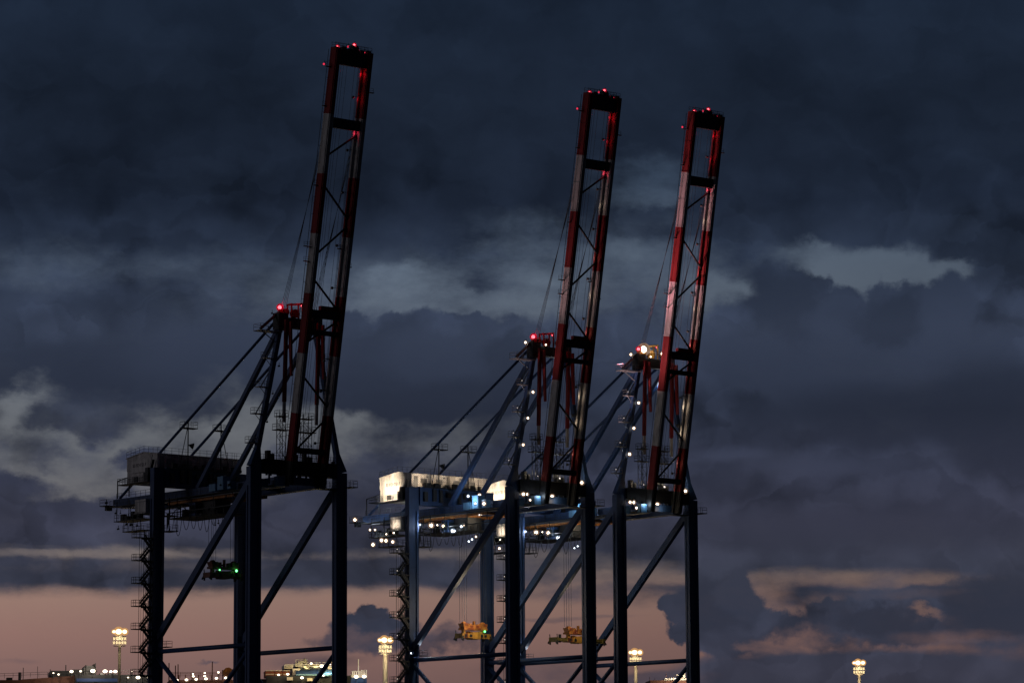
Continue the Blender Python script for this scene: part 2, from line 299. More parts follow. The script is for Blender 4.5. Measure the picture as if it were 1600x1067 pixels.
def tag(o, label=None, cat=None, group=None, kind=None):
    for k, v in (('label', label), ('category', cat), ('group', group), ('kind', kind)):
        if v: o[k] = v
    return o
def empty(name, loc, rz=0):
    o = bpy.data.objects.new(name, None); C.objects.link(o); o.location = loc; o.rotation_euler = (0, 0, rz); o.empty_display_size = 2
    return o
def light(parent, pos, col, watt, rad=.3, kind='POINT', aim=None, size=1.2):
    l = bpy.data.lights.new('lamp_light', kind); l.energy = watt; l.color = col; l.shadow_soft_size = rad
    o = bpy.data.objects.new('lamp_light', l); C.objects.link(o); o.location = pos
    if kind == 'SPOT':
        l.spot_size = size; l.spot_blend = .8
        o.rotation_euler = (Vector(pos)-Vector(aim)).to_track_quat('Z', 'Y').to_euler()
    if parent: o.parent = parent
    return o

# ------------------------------------------------------------------ setting: water, quay
X1, Y1, YAW = -45.2554, 571.3722, .873794
Uv = Vector((math.cos(YAW), -math.sin(YAW), 0)); Vv = Vector((math.sin(YAW), math.cos(YAW), 0))
def cw(u, v, z=0): return Vector((X1, Y1, 0)) + Uv*u + Vv*v + Vector((0, 0, z))
wm = bpy.data.materials.new('sea_water'); wm.use_nodes = True; t = wm.node_tree; b = t.nodes['Principled BSDF']
b.inputs['Base Color'].default_value = (.012, .02, .028, 1); b.inputs['Roughness'].default_value = .12
n = t.nodes.new('ShaderNodeTexNoise'); n.inputs['Scale'].default_value = .35; n.inputs['Detail'].default_value = 8; tx = t.nodes.new('ShaderNodeTexCoord'); t.links.new(tx.outputs['Object'], n.inputs[0])
bp = t.nodes.new('ShaderNodeBump'); bp.inputs['Strength'].default_value = .5; bp.inputs['Distance'].default_value = .6; t.links.new(n.outputs[0], bp.inputs['Height']); t.links.new(bp.outputs[0], b.inputs['Normal'])
M['water'] = wm
q = MB(); k = len(q.v); q.v += [(-25000, -25000, -1.5), (25000, -25000, -1.5), (25000, 45000, -1.5), (-25000, 45000, -1.5)]; q.f.append((0, 1, 2, 3)); q.mi.append(0)
tag(q.build('water', 'water'), kind='structure')
q = MB(); P = [cw(5, -420), cw(5, 900), cw(-260, 900), cw(-260, -420)]
q.poly8([(p.x, p.y, -4) for p in (P[0], P[1], P[2], P[3])] + [(p.x, p.y, 0) for p in (P[0], P[1], P[2], P[3])])
tag(q.build('quay', 'concrete'), kind='structure')
for uu, nm in ((0, 'crane rail sunk in the quay at the water side'), (-30.1, 'crane rail sunk in the quay at the land side')):
    q = MB(); q.beam(cw(uu, -400, .06), cw(uu, 880, .06), .16, .12, side=(0, 0, 1)); tag(q.build('crane_rail', 'grey'), nm, 'rail', 'rails the cranes run on')

# ------------------------------------------------------------------ the ship-to-shore cranes
S = 18.78; PHI = .18008; E_ = Vector((math.sin(PHI), 0, math.cos(PHI))); N_ = Vector((math.cos(PHI), 0, -math.sin(PHI)))
GV = (5.75, 12.85)                     # centre lines of the two girders
def bp_(s, n, v): return Vector((3.752, 0, 73.841)) + E_*s + N_*n + Vector((0, v, 0))
BANDS = [(-12.6, -8.4, 2), (-8.4, 0, 1), (0, 10.54, 0), (10.54, 21.08, 1), (21.08, 31.62, 0), (31.62, 42.16, 1), (42.16, 52.7, 0), (52.7, 64.4, 1)]

def make_crane(v0, label, lit, sp):
    root = empty('container_crane', cw(0, v0), -YAW); tag(root, label, 'crane', 'container cranes with raised booms')
    B = lambda mb, name, mats, par=root, sm=False: mb.build(name, mats, par, sm)
    LW = -30.1
    # --- legs
    for u in (0, LW):
        for v, sg in ((0, 1), (S, -1)):
            top = 64.3 if u == 0 else 66.6
            q = MB(); q.beam((u-(.2 if u else 0), v, 6), (u, v+sg*.05, top), 2.4, 1.3)
            if u == 0:
                q.beam((u, v+sg*.05, top), (0, v+sg*.75, 67.6), 2.4, 1.3, a2=.85, b2=.9)
            for z in range(9, 63, 6): q.box(u-.68, u+.68, v-1.23, v+1.23, z, z+.1)
            q.box(u+.65, u+.8, v+.55, v+.85, 8, 62); q.box(u-.35, u-.1, v-1.32, v-1.2, 8, 61)
            leg = B(q, 'leg', 'blue')
            bo = MB(); bo.box(u-.9, u+.9, v-4, v+4, 3.4, 4.6)
            for d in (-2.6, 2.6):
                bo.box(u-.7, u+.7, v+d-1.9, v+d+1.9, 1.6, 2.8); bo.box(u-.4, u+.4, v+d-.4, v+d+.4, 2.8, 3.4)
                for k in (-1.1, 1.1): bo.tube((u-.25, v+d+k, .75), (u+.25, v+d+k, .75), .6, 14); bo.box(u-.35, u+.35, v+d+k-.3, v+d+k+.3, .9, 1.6)
            bo.box(u-.5, u+.5, v-.6, v+.6, 4.6, 6)
            bo.build('bogie', 'blue', leg)
    for u in (0, LW):
        q = MB(); q.box(u-.7, u+.7, 1.25, S-1.25, 14, 16.4); B(q, 'portal_beam', 'blue')
    # --- ties and braces in the side frames
    for v in (0, S):
        B(MB().tube((LW+.66, v, 33.35), (-.66, v, 33.35), .42, 12), 'tie_beam', 'blue', sm=True)
        B(MB().tube((LW+.66, v, 21.2), (-.66, v, 21.2), .42, 12), 'tie_beam', 'blue', sm=True)
        B(MB().beam((-29.4, v, 35.8), (-.66, v, 62.2), .8, 1.25), 'diagonal_brace', 'blue')
        B(MB().tube((-29.4, v, 32.2), (-15.6, v, 21.8), .42, 12), 'diagonal_brace', 'blue', sm=True)
        B(MB().tube((-.66, v, 32.9), (-14.6, v, 21.8), .42, 12), 'diagonal_brace', 'blue', sm=True)
        B(MB().box(LW+.7, LW+2.1, v-.12, v+.12, 34.0, 36.6), 'gusset', 'blue'); B(MB().box(-1.9, -.7, v-.12, v+.12, 32.2, 34.3), 'gusset', 'blue')
    # --- water side cross beam with its walkway
    q = MB(); q.box(-.9, .9, 1.25, S-1.25, 63.3, 65.6); q.box(-1.4, 1.4, 1.4, S-1.4, 65.6, 65.72)
    for g in GV: q.box(-.5, .5, g-.5, g+.5, 62.9, 63.3)
    cb = B(q, 'cross_beam', 'black')
    q = MB(); q.rail([(1.35, 1.5, 65.72), (1.35, S-1.5, 65.72)]); q.rail([(-1.35, 1.5, 65.72), (-1.35, S-1.5, 65.72)])
    for k, (y, w_, h_) in enumerate(((2.6, .7, 1.6), (3.6, .5, 1.1), (6.9, .6, .9), (8.2, 1.0, 1.2), (10.6, .5, 1.7), (11.6, .8, 1.0), (14.6, .6, 1.4))): q.box(-.4, .5, y, y+w_, 65.72, 65.72+h_)
    q.build('walkway', 'dark', cb)
    q = MB(); q.plat(-1.2, 1.4, S+1.25, S+3.0, 61.9); B(q, 'service_platform', 'dark')
    # --- land side cross beam
    q = MB(); q.box(LW-1.0, LW+1.0, 1.25, S-1.25, 63.2, 66.75)
    for y in (3.2, 9.3, 15.4): q.box(LW+1.0, LW+1.06, y, y+.2, 63.2, 66.75)
    B(q, 'cross_beam', 'blue')
    # --- main girders with back reach
    for i, g in enumerate(GV):
        q = MB(); q.box(-49, 1.9, g-.5, g+.5, 61.15, 62.9)
        q.poly8([(-52.6, g-.5, 61.9), (-49, g-.5, 61.15), (-49, g+.5, 61.15), (-52.6, g+.5, 61.9), (-52.6, g-.5, 62.9), (-49, g-.5, 62.9), (-49, g+.5, 62.9), (-52.6, g+.5, 62.9)])
        for u in range(-48, 2, 4): q.box(u, u+.12, g-.56, g+.56, 61.2, 62.86)
        gd = B(q, 'main_girder', 'blue')
        MB().box(-50, 1.9, g-.62, g+.62, 61.03, 61.15).build('trolley_rail', 'grey', gd)
        q = MB(); y0, y1 = (g-1.6, g-.56) if i == 0 else (g+.56, g+1.6)
        ye = y0+.05 if i == 0 else y1-.05
        q.box(-52.4, 2, y0, y1, 61.3, 61.4); q.rail([(-52.3, ye, 61.4), (2, ye, 61.4)])
        q.build('walkway', 'dark', gd)
    for u in (-52.4, -44, -36, -20, -10, 1.2): B(MB().box(u-.35, u+.35, GV[0]+.5, GV[1]-.5, 61.5, 62.8), 'girder_tie', 'blue')
    q = MB()  # end platform of the back reach
    q.plat(-54.9, -52.6, 3.6, 14.4, 61.8); q.box(-54.3, -53.6, 4.4, 5.6, 60.9, 61.66); q.rail([(-52.4, GV[0], 62.9), (-41, GV[0], 62.9)]); q.rail([(-52.4, GV[1], 62.9), (-41, GV[1], 62.9)])
    q.beam((-51.6, GV[0]-.3, 63), (-51.6, GV[0]-.3, 66.4), .16, .16); q.beam((-51.6, GV[0]-.3, 66.3), (-46.8, GV[0]-.3, 66.9), .14, .14); q.plat(-49.8, -45.8, 4.6, 6.4, 65.4, h=1.0)
    q.beam((-47, 5, 63), (-47, 5, 65.3), .16, .16)
    B(q, 'end_platform', 'dark')
    # --- machinery house
    q = MB(); q.cur = 0
    q.box(-40.2, LW-1.05, .1, S-.2, 64.4, 66.8)
    q.poly8([(-40.2, 0, 66.8), (-30.2, 0, 66.8), (-30.2, S-.1, 66.8), (-40.2, S-.1, 66.8), (-40.2, 0, 69.25), (-30.2, 0, 69.25), (-30.2, S-.1, 69.25), (-40.2, S-.1, 69.25)])
    hs = B(q, 'machinery_house', 'house')
    q = MB(); a = [(-40.45, -.12), (-34.6, -.12), (-29.95, -.12)]; zz = (69.1, 69.85, 69.2)
    for (u0, _), z0, (u1, _), z1 in ((a[0], zz[0], a[1], zz[1]), (a[1], zz[1], a[2], zz[2])):
        q.poly8([(u0, -.12, z0-.0), (u1, -.12, z1-.0), (u1, S, z1-.0), (u0, S, z0-.0), (u0, -.12, z0+.16), (u1, -.12, z1+.16), (u1, S, z1+.16), (u0, S, z0+.16)])
    q.v += [(-40.19, .02, 69.24), (-30.21, .02, 69.24), (-34.6, .02, 69.84), (-40.19, S-.12, 69.24), (-30.21, S-.12, 69.24), (-34.6, S-.12, 69.84)]; k = len(q.v)-6
    q.f += [(k, k+1, k+2), (k+3, k+5, k+4)]; q.mi += [0, 0]
    q.build('roof', 'house', hs)
    q = MB(); q.rail([(-40.3, 0, 69.3), (-34.6, 0, 69.95), (-30.1, 0, 69.35), (-30.1, S-.2, 69.35)], 1.1, .03, 1.5); q.rail([(-30.1, S-.2, 69.35), (-34.6, S-.2, 69.95), (-40.3, S-.2, 69.3), (-40.3, 0, 69.3)], 1.1, .03, 1.5)
    q.build('roof_railing', 'dark', hs)
    q = MB(); q.poly8([(-38.6, -.06, 66.3), (-33.2, -.06, 66.3), (-33.2, 0, 66.3), (-38.6, 0, 66.3), (-38.6, -.06, 68.4), (-33.2, -.06, 68.7), (-33.2, 0, 68.7), (-38.6, 0, 68.4)])
    sg = q.build('sign', 'sign', hs)
    x = -38.1; rs = random.Random(3)       # small word, too blurred in the photograph to read
    for k in range(9):
        q = MB(); z0, z1 = 67.35, 67.95
        q.box(x, x+.12, -.085, -.065, z0, z1)
        if k % 3 != 1: q.box(x+.12, x+.36, -.085, -.065, z1-.12, z1)
        if k % 2 == 0: q.box(x+.12, x+.34, -.085, -.065, z0+.24, z0+.36)
        if k % 3 == 0: q.box(x+.12, x+.36, -.085, -.065, z0, z0+.12)
        x += .5
        q.build('letter', 'letter', sg)
    # recessed doorway, louvres, equipment on the side of the house
    q = MB(); q.box(-34.6, -33.6, -.05, 0.1, 64.5, 66.2); q.box(-37.9, -36.6, -.08, .1, 64.7, 65.6); q.box(-32.9, -31.4, -1.2, -.02, 64.3, 65.8); q.box(-33.1, -32.2, -.7, -.02, 65.8, 66.9)
    q.plat(-41.0, -30.9, -1.6, 0, 64.3, h=1.1)
    q.beam((-32.2, -.5, 64.4), (-30.7, -.5, 68.2), .5, .15); q.beam((-31.9, -.9, 65.4), (-30.4, -.9, 69.0), .06, .06)
    q.build('side_stair_and_platform', 'dark', hs)
    q = MB()
    for y in (2.2, 6.0, 10.4, 14.2): q.box(-30.2, -30.12, y, y+1.6, 67.5, 68.5)
    q.box(-30.2, -30.1, 6.3, S-1, 67.18, 67.32); q.box(-30.2, -30.13, .6, 1.5, 66.85, 68.9); q.box(-30.2, -30.13, 12.3, 13.2, 66.85, 68.9)
    for y in (4.6, 8.8, 16.6): q.tube((-30.05, y, 66.8), (-30.05, y, 69.1), .07, 6)
    for y in (3.6, 7.8, 11.9): q.box(-30.2, -30.12, y, y+.5, 68.75, 69.0)
    q.build('louvres', 'grey', hs)
    q = MB(); q.box(LW+1.0, LW+2.0, 2, S-1.6, 66.6, 66.72); q.rail([(LW+1.95, 2, 66.72), (LW+1.95, S-1.6, 66.72)], 1.1, .03)
    rq = random.Random(5); y = 2.2
    while y < S-2:
        w_ = rq.uniform(.4, 1.5); q.box(LW+1.1, LW+1.7, y, y+w_, 66.72, 66.72+rq.uniform(.3, 1.0)); y += w_+rq.uniform(.2, 1.4)
    y = 2.0
    while y < S-2: q.box(LW+1.02, LW+1.5, y, y+rq.uniform(.3, .9), 63.6+rq.uniform(0, 1.5), 65.6+rq.uniform(0, .8)); y += rq.uniform(1.0, 2.2)
    q.build('front_walkway', 'dark', hs)
    # --- electrical room hung beside the leg below the girders
    q = MB(); q.box(-34.5, -31.0, -1.9, .3, 58.55, 61.0); q.box(-34.7, -30.8, -2.05, .4, 58.4, 58.55)
    er = B(q, 'electrical_room', 'house'); q = MB(); q.box(-33.0, -32.85, -1.93, -1.9, 58.6, 60.95); q.box(-34.5, -31, -1.94, -1.9, 60.5, 60.62); q.build('door_frame', 'grey', er)
    # --- hanging platforms under the back reach
    q = MB(); q.plat(-40.4, -31.0, -2.6, 1.0, 57.5); q.plat(-37.2, -31.0, -2.8, -.2, 55.4)
    for u, v in ((-40, -2.2), (-36, -2.2), (-40, .8), (-36, .8)): q.beam((u, v, 57.5), (u, v, 61.2), .12, .12)
    for u in (-37, -34, -31.6): q.beam((u, -2.6, 55.4), (u, -2.6, 57.4), .1, .1)
    for u, h_ in ((-39, 1.2), (-37.6, .8), (-35.6, 1.5), (-33.6, 1.0)): q.box(u, u+.9, -2.1, -1.2, 57.5, 57.5+h_)
    q.plat(-42.6, -40.2, 4.2, 7.2, 59.4); q.beam((-42.2, 5, 59.4), (-42.2, 5, 61.2), .12, .12)
    q.plat(-30.9, -28.2, 1.3, 3.4, 55.2, h=1.1); q.plat(-30.9, -28.2, 1.3, 3.4, 58.0, h=1.1)
    for y in (1.5, 3.2): q.beam((-28.4, y, 55.2), (-28.4, y, 61.2), .12, .12)
    B(q, 'hanging_platforms', 'dark')
    # --- zigzag stair up the land side leg
    q = MB(); z = 29.1; k = 0
    while z < 54.5:
        q.box(-30.8, -29.3, -5.0, -1.25, z-.14, z)
        q.rail([(-30.75, -1.3, z), (-30.75, -4.95, z), (-29.35, -4.95, z), (-29.35, -3.2, z)], 1.05, .04, .9)
        q.box(-30.8, -29.2, -2.8, -1.25, z-.3, z-.14)
        zt = z+4.1
        if zt < 55:
            # two flights with a half landing against the leg
            q.beam((-30.1, -3.3, z), (-30.1, -1.5, z+2.05), .75, .16, side=(1, 0, 0)); q.beam((-29.5, -1.5, z+2.05), (-29.5, -3.3, zt), .75, .16, side=(1, 0, 0))
            for a_, b_ in (((-30.5, -3.3, z+.5), (-30.5, -1.5, z+2.55)), ((-29.1, -1.5, z+2.55), (-29.1, -3.3, zt+.5))): q.beam(a_, b_, .04, .34, side=(1, 0, 0))
            q.box(-30.7, -29.1, -1.9, -1.25, z+1.95, z+2.05)
            for zz_ in (.55, 1.0):
                q.tube((-30.5, -3.3, z+zz_), (-30.5, -1.5, z+2.05+zz_), .035, 4); q.tube((-29.1, -1.5, z+2.05+zz_), (-29.1, -3.3, zt+zz_), .035, 4)
            for j in range(6):
                y = -1.5-j*.33; q.tube((-29.1, y, z+2.05+j*.37), (-29.1, y, z+3.1+j*.37), .03, 4, caps=False)
                y = -3.3+j*.33; q.tube((-30.5, y, z+j*.37), (-30.5, y, z+1.05+j*.37), .03, 4, caps=False)
        z += 4.12
    for u in (-30.7, -29.2):
        for y in (-3.35, -2.9, -2.4, -1.9, -1.4): q.tube((u, y, 4), (u, y, 55), .045 if y in (-3.35, -1.4) else .028, 4)
    B(q, 'stair_tower', 'dark')
    q = MB(); q.plat(-31, -28.6, 1.3, 2.6, 34.3, h=1.0); B(q, 'service_platform', 'dark')
    # --- A-frame tower above the cross beam
    for v0_, v1_ in ((.75, 5.55), (S-.75, S-5.55)):
        tl = B(MB().beam((0, v0_, 67.6), (0, v1_, 89.6), .85, .9, a2=.75, b2=.8), 'tower_leg', 'blue')
        sgn = 1 if v1_ > v0_ else -1
        if sgn > 0:
            q = MB()
            for z in (68.5, 73.7, 78.5, 83.7):
                y = v0_+(v1_-v0_)*(z-67.6)/22; q.plat(-.6, .6, y-2.5, y-.45, z, .14, 1.0); q.beam((0, y-1.9, z-.1), (0, y-.5, z-1.5), .08, .08)
                q.beam((.3, y-1.9, z), (.3, y-.2, z+2.6), .4, .06, side=(1, 0, 0))
            q.build('ladder_platforms', 'grey', tl)
    q = MB(); q.box(-.7, .7, 4.9, 13.9, 89.4, 91.2); q.box(-.9, .9, 4.6, 6.6, 88.9, 91.9); q.box(-.9, .9, 12.1, 14.2, 88.9, 91.6)
    ap = B(q, 'tower_head', 'black')
    q = MB(); q.plat(-1.2, 1.0, .6, 5.4, 88.5); q.beam((0, 1.2, 88.7), (0, 5.2, 92.0), .5, .18); q.beam((0, 1.6, 88.4), (0, 4.6, 86.6), .14, .14)
    q.rail([(.8, 4.7, 91.95), (.8, 13.8, 91.95)], 1.0); q.build('service_platform', 'grey', ap)
    q = MB()
    for u in (-.6, .6):
        for y in (7.6, 9.95): q.beam((u, y, 91.2), (u, y, 93.8), .22, .22)
        q.beam((u, 7.4, 93.6), (u, 10.1, 93.95), .24, .24)
    q.beam((-.6, 7.6, 93.7), (.6, 7.6, 93.7), .2, .2); q.beam((-.6, 9.95, 93.85), (.6, 9.95, 93.85), .2, .2); q.tube((-.4, 8.7, 92.1), (.4, 8.7, 92.1), .8, 14)
    for y in (5.9, 6.7, 11.8, 12.9): q.tube((-.35, y, 92.2), (.35, y, 92.2), .65, 14)
    q.build('hoist_frame', 'yellow' if lit == 1.0 else 'red', ap)  # frame paint carries the head lamps' light: warm on one, red elsewhere
    # --- stays
    for i, g in enumerate(GV):
        B(MB().tube((-.6, g, 91.3), (-51.2, g, 63.1), .26, 8), 'back_stay', 'blue', sm=True)
        B(MB().beam((-.4, g, 89.6), (-25.4 if i == 0 else -27.0, g, 62.95), .75, .8), 'tower_brace', 'blue')
    for y, sg_ in ((6.3, -1), (13.6, 1)):
        q = MB(); q.beam((-29.6, y, 66.75), (-29.6, y, 75.6), .16, .16); q.beam((-29.6, y+sg_*1.9, 66.75), (-29.6, y, 75.0), .1, .1)
        q.plat(-30.2, -28.6, y-1.5, y+1.5, 74.3); q.beam((-29.6, y, 75.6), (-31.0, y-.3, 74.8), .16, .16)
        if sg_ < 0: q.tube((-29.5, y+.1, 71.2), (-29.2, y+.9, 71.0), .1, 10, r2=.6)
        B(q, 'stay_support_mast', 'dark')
    # --- folded fore stays hanging between tower head and boom foot
    for g in GV:
        q = MB(); q.cur = 0; q.beam((1.6, g, 90.6), (1.05, g, 76.0), .62, .5); q.cur = 1; q.beam((1.05, g, 75.95), (.95, g, 72.4), .5, .4); q.cur = 0
        q.beam((2.1, g+.45, 90.2), (2.5, g+.45, 80.5), .34, .9, b2=.45)
        B(q, 'folded_fore_stay', ['red', 'white'])
    # --- lattice access towers on the cross beam
    for yy, top in ((5.0, 74.0), (10.4, 73.9)):
        q = MB(); w2 = .62 if yy < 6 else .9
        for du in (-.5, .5):
            for dv in (-w2, w2): q.beam((du+1.2, yy+dv, 65.75), (du+1.2, yy+dv, top), .09, .09)
            z = 65.8; k = 0
            while z < top-1.2:
                s_ = 1 if k % 2 else -1; q.beam((du+1.2, yy-s_*w2, z), (du+1.2, yy+s_*w2, z+1.35), .06, .06); q.beam((du+1.2, yy-w2, z), (du+1.2, yy+w2, z), .06, .06); z += 1.35; k += 1
        for zz_, ww in ((top-.6, w2+.35), (top-3.0, w2+.8)): q.plat(.4, 2.0, yy-ww, yy+ww, zz_, .12, 1.0)
        B(q, 'access_lattice', 'dark')
    # --- boom: two box girders with red and white bands
    for i, g in enumerate(GV):
        q = MB()
        for a, b_, c_ in BANDS:
            q.cur = c_
            vs = [bp_(s_, n_, v_) for s_ in (a, b_) for n_, v_ in ((0, g-.54), (1.67, g-.54), (1.67, g+.54), (0, g+.54))]
            q.poly8(vs)
            # rail beams on the under side, cable tray on the inner side
            for v_ in (g-.40, g+.22): q.poly8([bp_(s_, n_, v_+d) for s_ in (a+.02, b_-.02) for n_, d in ((1.67, 0), (1.86, 0), (1.86, .18), (1.67, .18))])
            if i == 1:
                q.poly8([bp_(s_, n_, g-.54+d) for s_ in (a+.02, b_-.02) for n_, d in ((.35, -.5), (.75, -.5), (.75, 0), (.35, 0))])
            for s_ in (a+.05, (a+b_)/2): q.poly8([bp_(s_+k_, n_, v_) for k_ in (0, .14) for n_, v_ in ((-.04, g-.585), (1.7, g-.585), (1.7, g-.54), (-.04, g-.54))])
        bg_ = B(q, 'boom_girder', ['white', 'red', 'black'])
        q = MB(); sgn = -1 if i == 0 else 1
        edge = g-1.0 if i == 0 else g-1.05
        pts = [bp_(s_, .1, edge) for s_ in (-11, 64)]
        q.tube(pts[0], pts[1], .05, 5)
        for s_ in range(-10, 64, 3): q.tube(bp_(s_, .1, edge), bp_(s_, .1, g-.5), .035, 4)
        stubs = ((60.9, -1.5), (29.2, -1.9), (26.6, -1.6), (54, -1.2), (40, -1.2)) if i == 0 else ((57.6, 2.4), (26.5, 1.7), (10, -1.8), (4.5, -2.4), (29.5, -1.7), (49, 1.2))
        for s_, d in stubs:
            c0 = bp_(s_, .4, g+(.5 if d > 0 else -.5)); c1 = bp_(s_, .4, g+d); q.beam(c0, c1, .5, .12); q.rail([c0, c1], .8, .03, .8)
        q.build('boom_walkway', 'dark', bg_)
        if i == 1:
            for s_ in (56.3, 46.9, 39.4, 30, 22.5, 9.6, 4.2, -5):
                q = MB(); p_ = bp_(s_, .6, g-2.1); q.tube(bp_(s_+.3, .6, g-.5), p_, .045, 5); q.cur = 1; q.ball(p_, .27, 8, 6); q.build('floodlight', ['dark', 'off'], bg_, True)
    def cross(s_, h_, nm='boom_cross_beam', n0=.1, n1=1.5, m='black'):
        q = MB(); q.poly8([bp_(a, n_, v_) for a in (s_-h_/2, s_+h_/2) for n_, v_ in ((n0, GV[0]+.54), (n1, GV[0]+.54), (n1, GV[1]-.54), (n0, GV[1]-.54))]); return B(q, nm, m)
    top = cross(62.8, 2.5); cross(51.3, 1.8, m='dark'); c3 = cross(17.6, 1.5); cross(14.4, .9); cross(-6.5, 1.0, m='dark')
    q = MB(); p_ = bp_(18.4, .6, 10.0); q.box(p_.x-.4, p_.x+.4, 8.6, 11.8, p_.z, p_.z+.7); q.build('cross_beam_equipment', 'red', c3)
    q = MB()
    for y, w_, h_ in ((5.3, .7, .5), (7.0, .8, .7), (8.3, .7, .5), (9.2, 1.3, 1.0), (10.9, .8, .6), (12.3, .9, .7)):
        p_ = bp_(64.0, .8, y); q.box(p_.x-.6, p_.x+.5, y, y+w_, p_.z-.1, p_.z+h_)
    for y in (9.3, 10.1): p_ = bp_(64.9, .8, y); q.tube((p_.x-.2, y, p_.z-.1), (p_.x-.2, y+.3, p_.z-.1), .6, 12)
    p0, p1 = bp_(64.4, 1.3, 5.3), bp_(64.4, 1.3, 13.3); q.rail([p0, p1], .9); q.rail([bp_(64.4, .2, 5.3), bp_(64.4, .2, 13.3)], .9)
    q.build('tip_sheaves', 'black', top)
    prs = ((45.3, 49.8), (40.3, 34.8), (27.9, 33.5), (23.8, 18.6), (12.4, 16.6), (6.7, 1.5), (-6.8, -.6))
    for a, b_ in prs: B(MB().tube(bp_(a, .8, GV[0]+.5), bp_(b_, .8, GV[1]-.5), .19, 8), 'boom_brace', 'dark', sm=True)
    # --- ropes
    q = MB()
    for g in (6.0, 12.6):
        for k in range(4): q.tube((.2, g+.35*k-.5, 92.6), bp_(51.6, .3, g-.3*k+.4), .035, 4, caps=False)
    B(q, 'boom_hoist_rope', 'rope')
    q = MB()
    for v_ in (7.2, 7.7, 8.5, 10.2, 11.0, 11.5): q.tube(bp_(-8, .9, v_), bp_(61.6, .9, v_), .028, 4, caps=False)
    B(q, 'trolley_rope', 'rope')
    # --- trolley under the girders
    q = MB(); q.cur = 0
    for y in (GV[0]+.1, GV[1]-.1): q.box(-35, -14, y-.25, y+.25, 60.55, 61.0)
    for u in (-35, -29, -22, -14.4): q.box(u, u+.5, GV[0], GV[1], 60.5, 60.95)
    q.cur = 1
    q.plat(-36.0, -20.8, 6.2, 12.6, 58.2, .2, 1.0)
    for u in (-35.6, -32, -28.4, -25): 
        for y in (6.4, 12.4): q.beam((u, y, 58.2), (u, y, 60.6), .18, .18)
    q.beam((-35.6, 6.4, 58.3), (-32, 6.4, 60.5), .1, .1); q.beam((-28.4, 6.4, 58.3), (-32, 6.4, 60.5), .1, .1)
    q.box(-32.4, -31.4, 7, 8, 58.2, 59.6); q.box(-29.4, -28.6, 6.8, 7.8, 58.2, 59.9)
    q.box(-24.9, -20.9, 6.4, 9.8, 58.25, 60.5)
    tr = B(q, 'trolley', ['orange', 'black'])
    q = MB(); q.cur = 0; q.box(-27.2, -25.2, 5.0, 6.6, 57.9, 60.3); q.cur = 1; q.box(-27.1, -25.3, 4.93, 5.0, 58.3, 59.8); q.box(-25.2, -25.14, 5.1, 6.5, 58.3, 59.8)
    q.build('operator_cab', ['blue', 'glass'], tr)
    q = MB(); x = -33.6
    for k in range(9):
        w_ = 2.1 + (.5 if k in (1, 2) else 0); dp = 3.3+.5*math.sin(k*1.7); yv = 4.7
        q.path([(x+w_*t/8, yv, 58.6-dp*(1-((t-4)/4)**2)-.3*(k % 2)) for t in range(9)], .05, 4); x += w_
    for k in range(5): q.tube((-33.9+.14*k, 4.7, 58.8), (-33.9+.14*k, 4.7, 55.6+.3*k), .05, 4)
    q.box(-34, -12, 4.55, 4.85, 58.8, 58.95)
    for u in (-33, -26, -19, -13): q.beam((u, 4.7, 58.9), (u, 4.7, 61.3), .1, .1)
    B(q, 'festoon_cable', 'dark')
    # hoist ropes down to the spreader
    su, sz = sp; q = MB()
    for du in (-.7, .7):
        for dv in (-2.7, -2.1, 2.1, 2.7): q.tube((su+du, 9.3+dv*1.0, 58.1), (su+du, 9.3+dv, sz+2.0), .035, 4, caps=False)
    B(q, 'hoist_rope', 'rope')
    # --- dark pipes, cables and small boxes between cross beam and girders
    for y in (2.6, 7.4, 8.2, 10.6): B(MB().beam((1.0, y, 61.4), (1.0, y, 63.3), .28, .28), 'hanger', 'blue')
    B(MB().plat(-.8, 1.4, 13.6, 17.4, 61.3, .16, 1.2), 'service_platform', 'dark')
    for b6 in ((-2.6, -1.2, 2.0, 4.0, 61.0, 62.4), (-15.4, -13.6, 3.0, 4.6, 61.6, 63.9), (-12.6, -11.6, 3.2, 4.4, 61.6, 62.9), (-18.6, -16.6, 3.4, 4.4, 61.6, 62.8), (1.2, 2.2, 3.6, 5.2, 61.0, 62.6)):
        q = MB(); q.box(*b6); q.box(b6[0]+.1, b6[1]-.1, b6[2]-.04, b6[2], b6[4]+.2, b6[5]-.2); q.box(b6[0]-.05, b6[1]+.05, b6[2]-.05, b6[3]+.05, b6[5], b6[5]+.08); B(q, 'equipment_cabinet', 'cabinet')


    # --- lamps
    def lamp(pos, r, m_, name='floodlight', on=True):
        q = MB(); q.cur = 0; x, y, z = pos; q.box(x-r*1.1, x+r*.4, y+r*.5, y+r*1.6, z-r*.5, z+r*.9); q.tube((x-r*.3, y+r, z+r*.8), (x-r*.3, y+r, z+r*.8+.5), .05, 5)
        d = Vector((.64, -.77, -.08)).normalized(); c = Vector(pos)
        if on and 'dim' not in m_: q.cur = 2; q.tube(c-d*(r*.9), c-d*(r*.5), r*.9, 14, r2=r*1.75)  # added glowing disc, turned to the camera, imitates a halo around the bulb
        q.cur = 1; q.ball(pos, r*.85, 10, 7)
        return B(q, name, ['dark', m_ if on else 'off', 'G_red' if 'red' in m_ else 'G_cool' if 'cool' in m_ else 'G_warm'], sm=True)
    K = .36
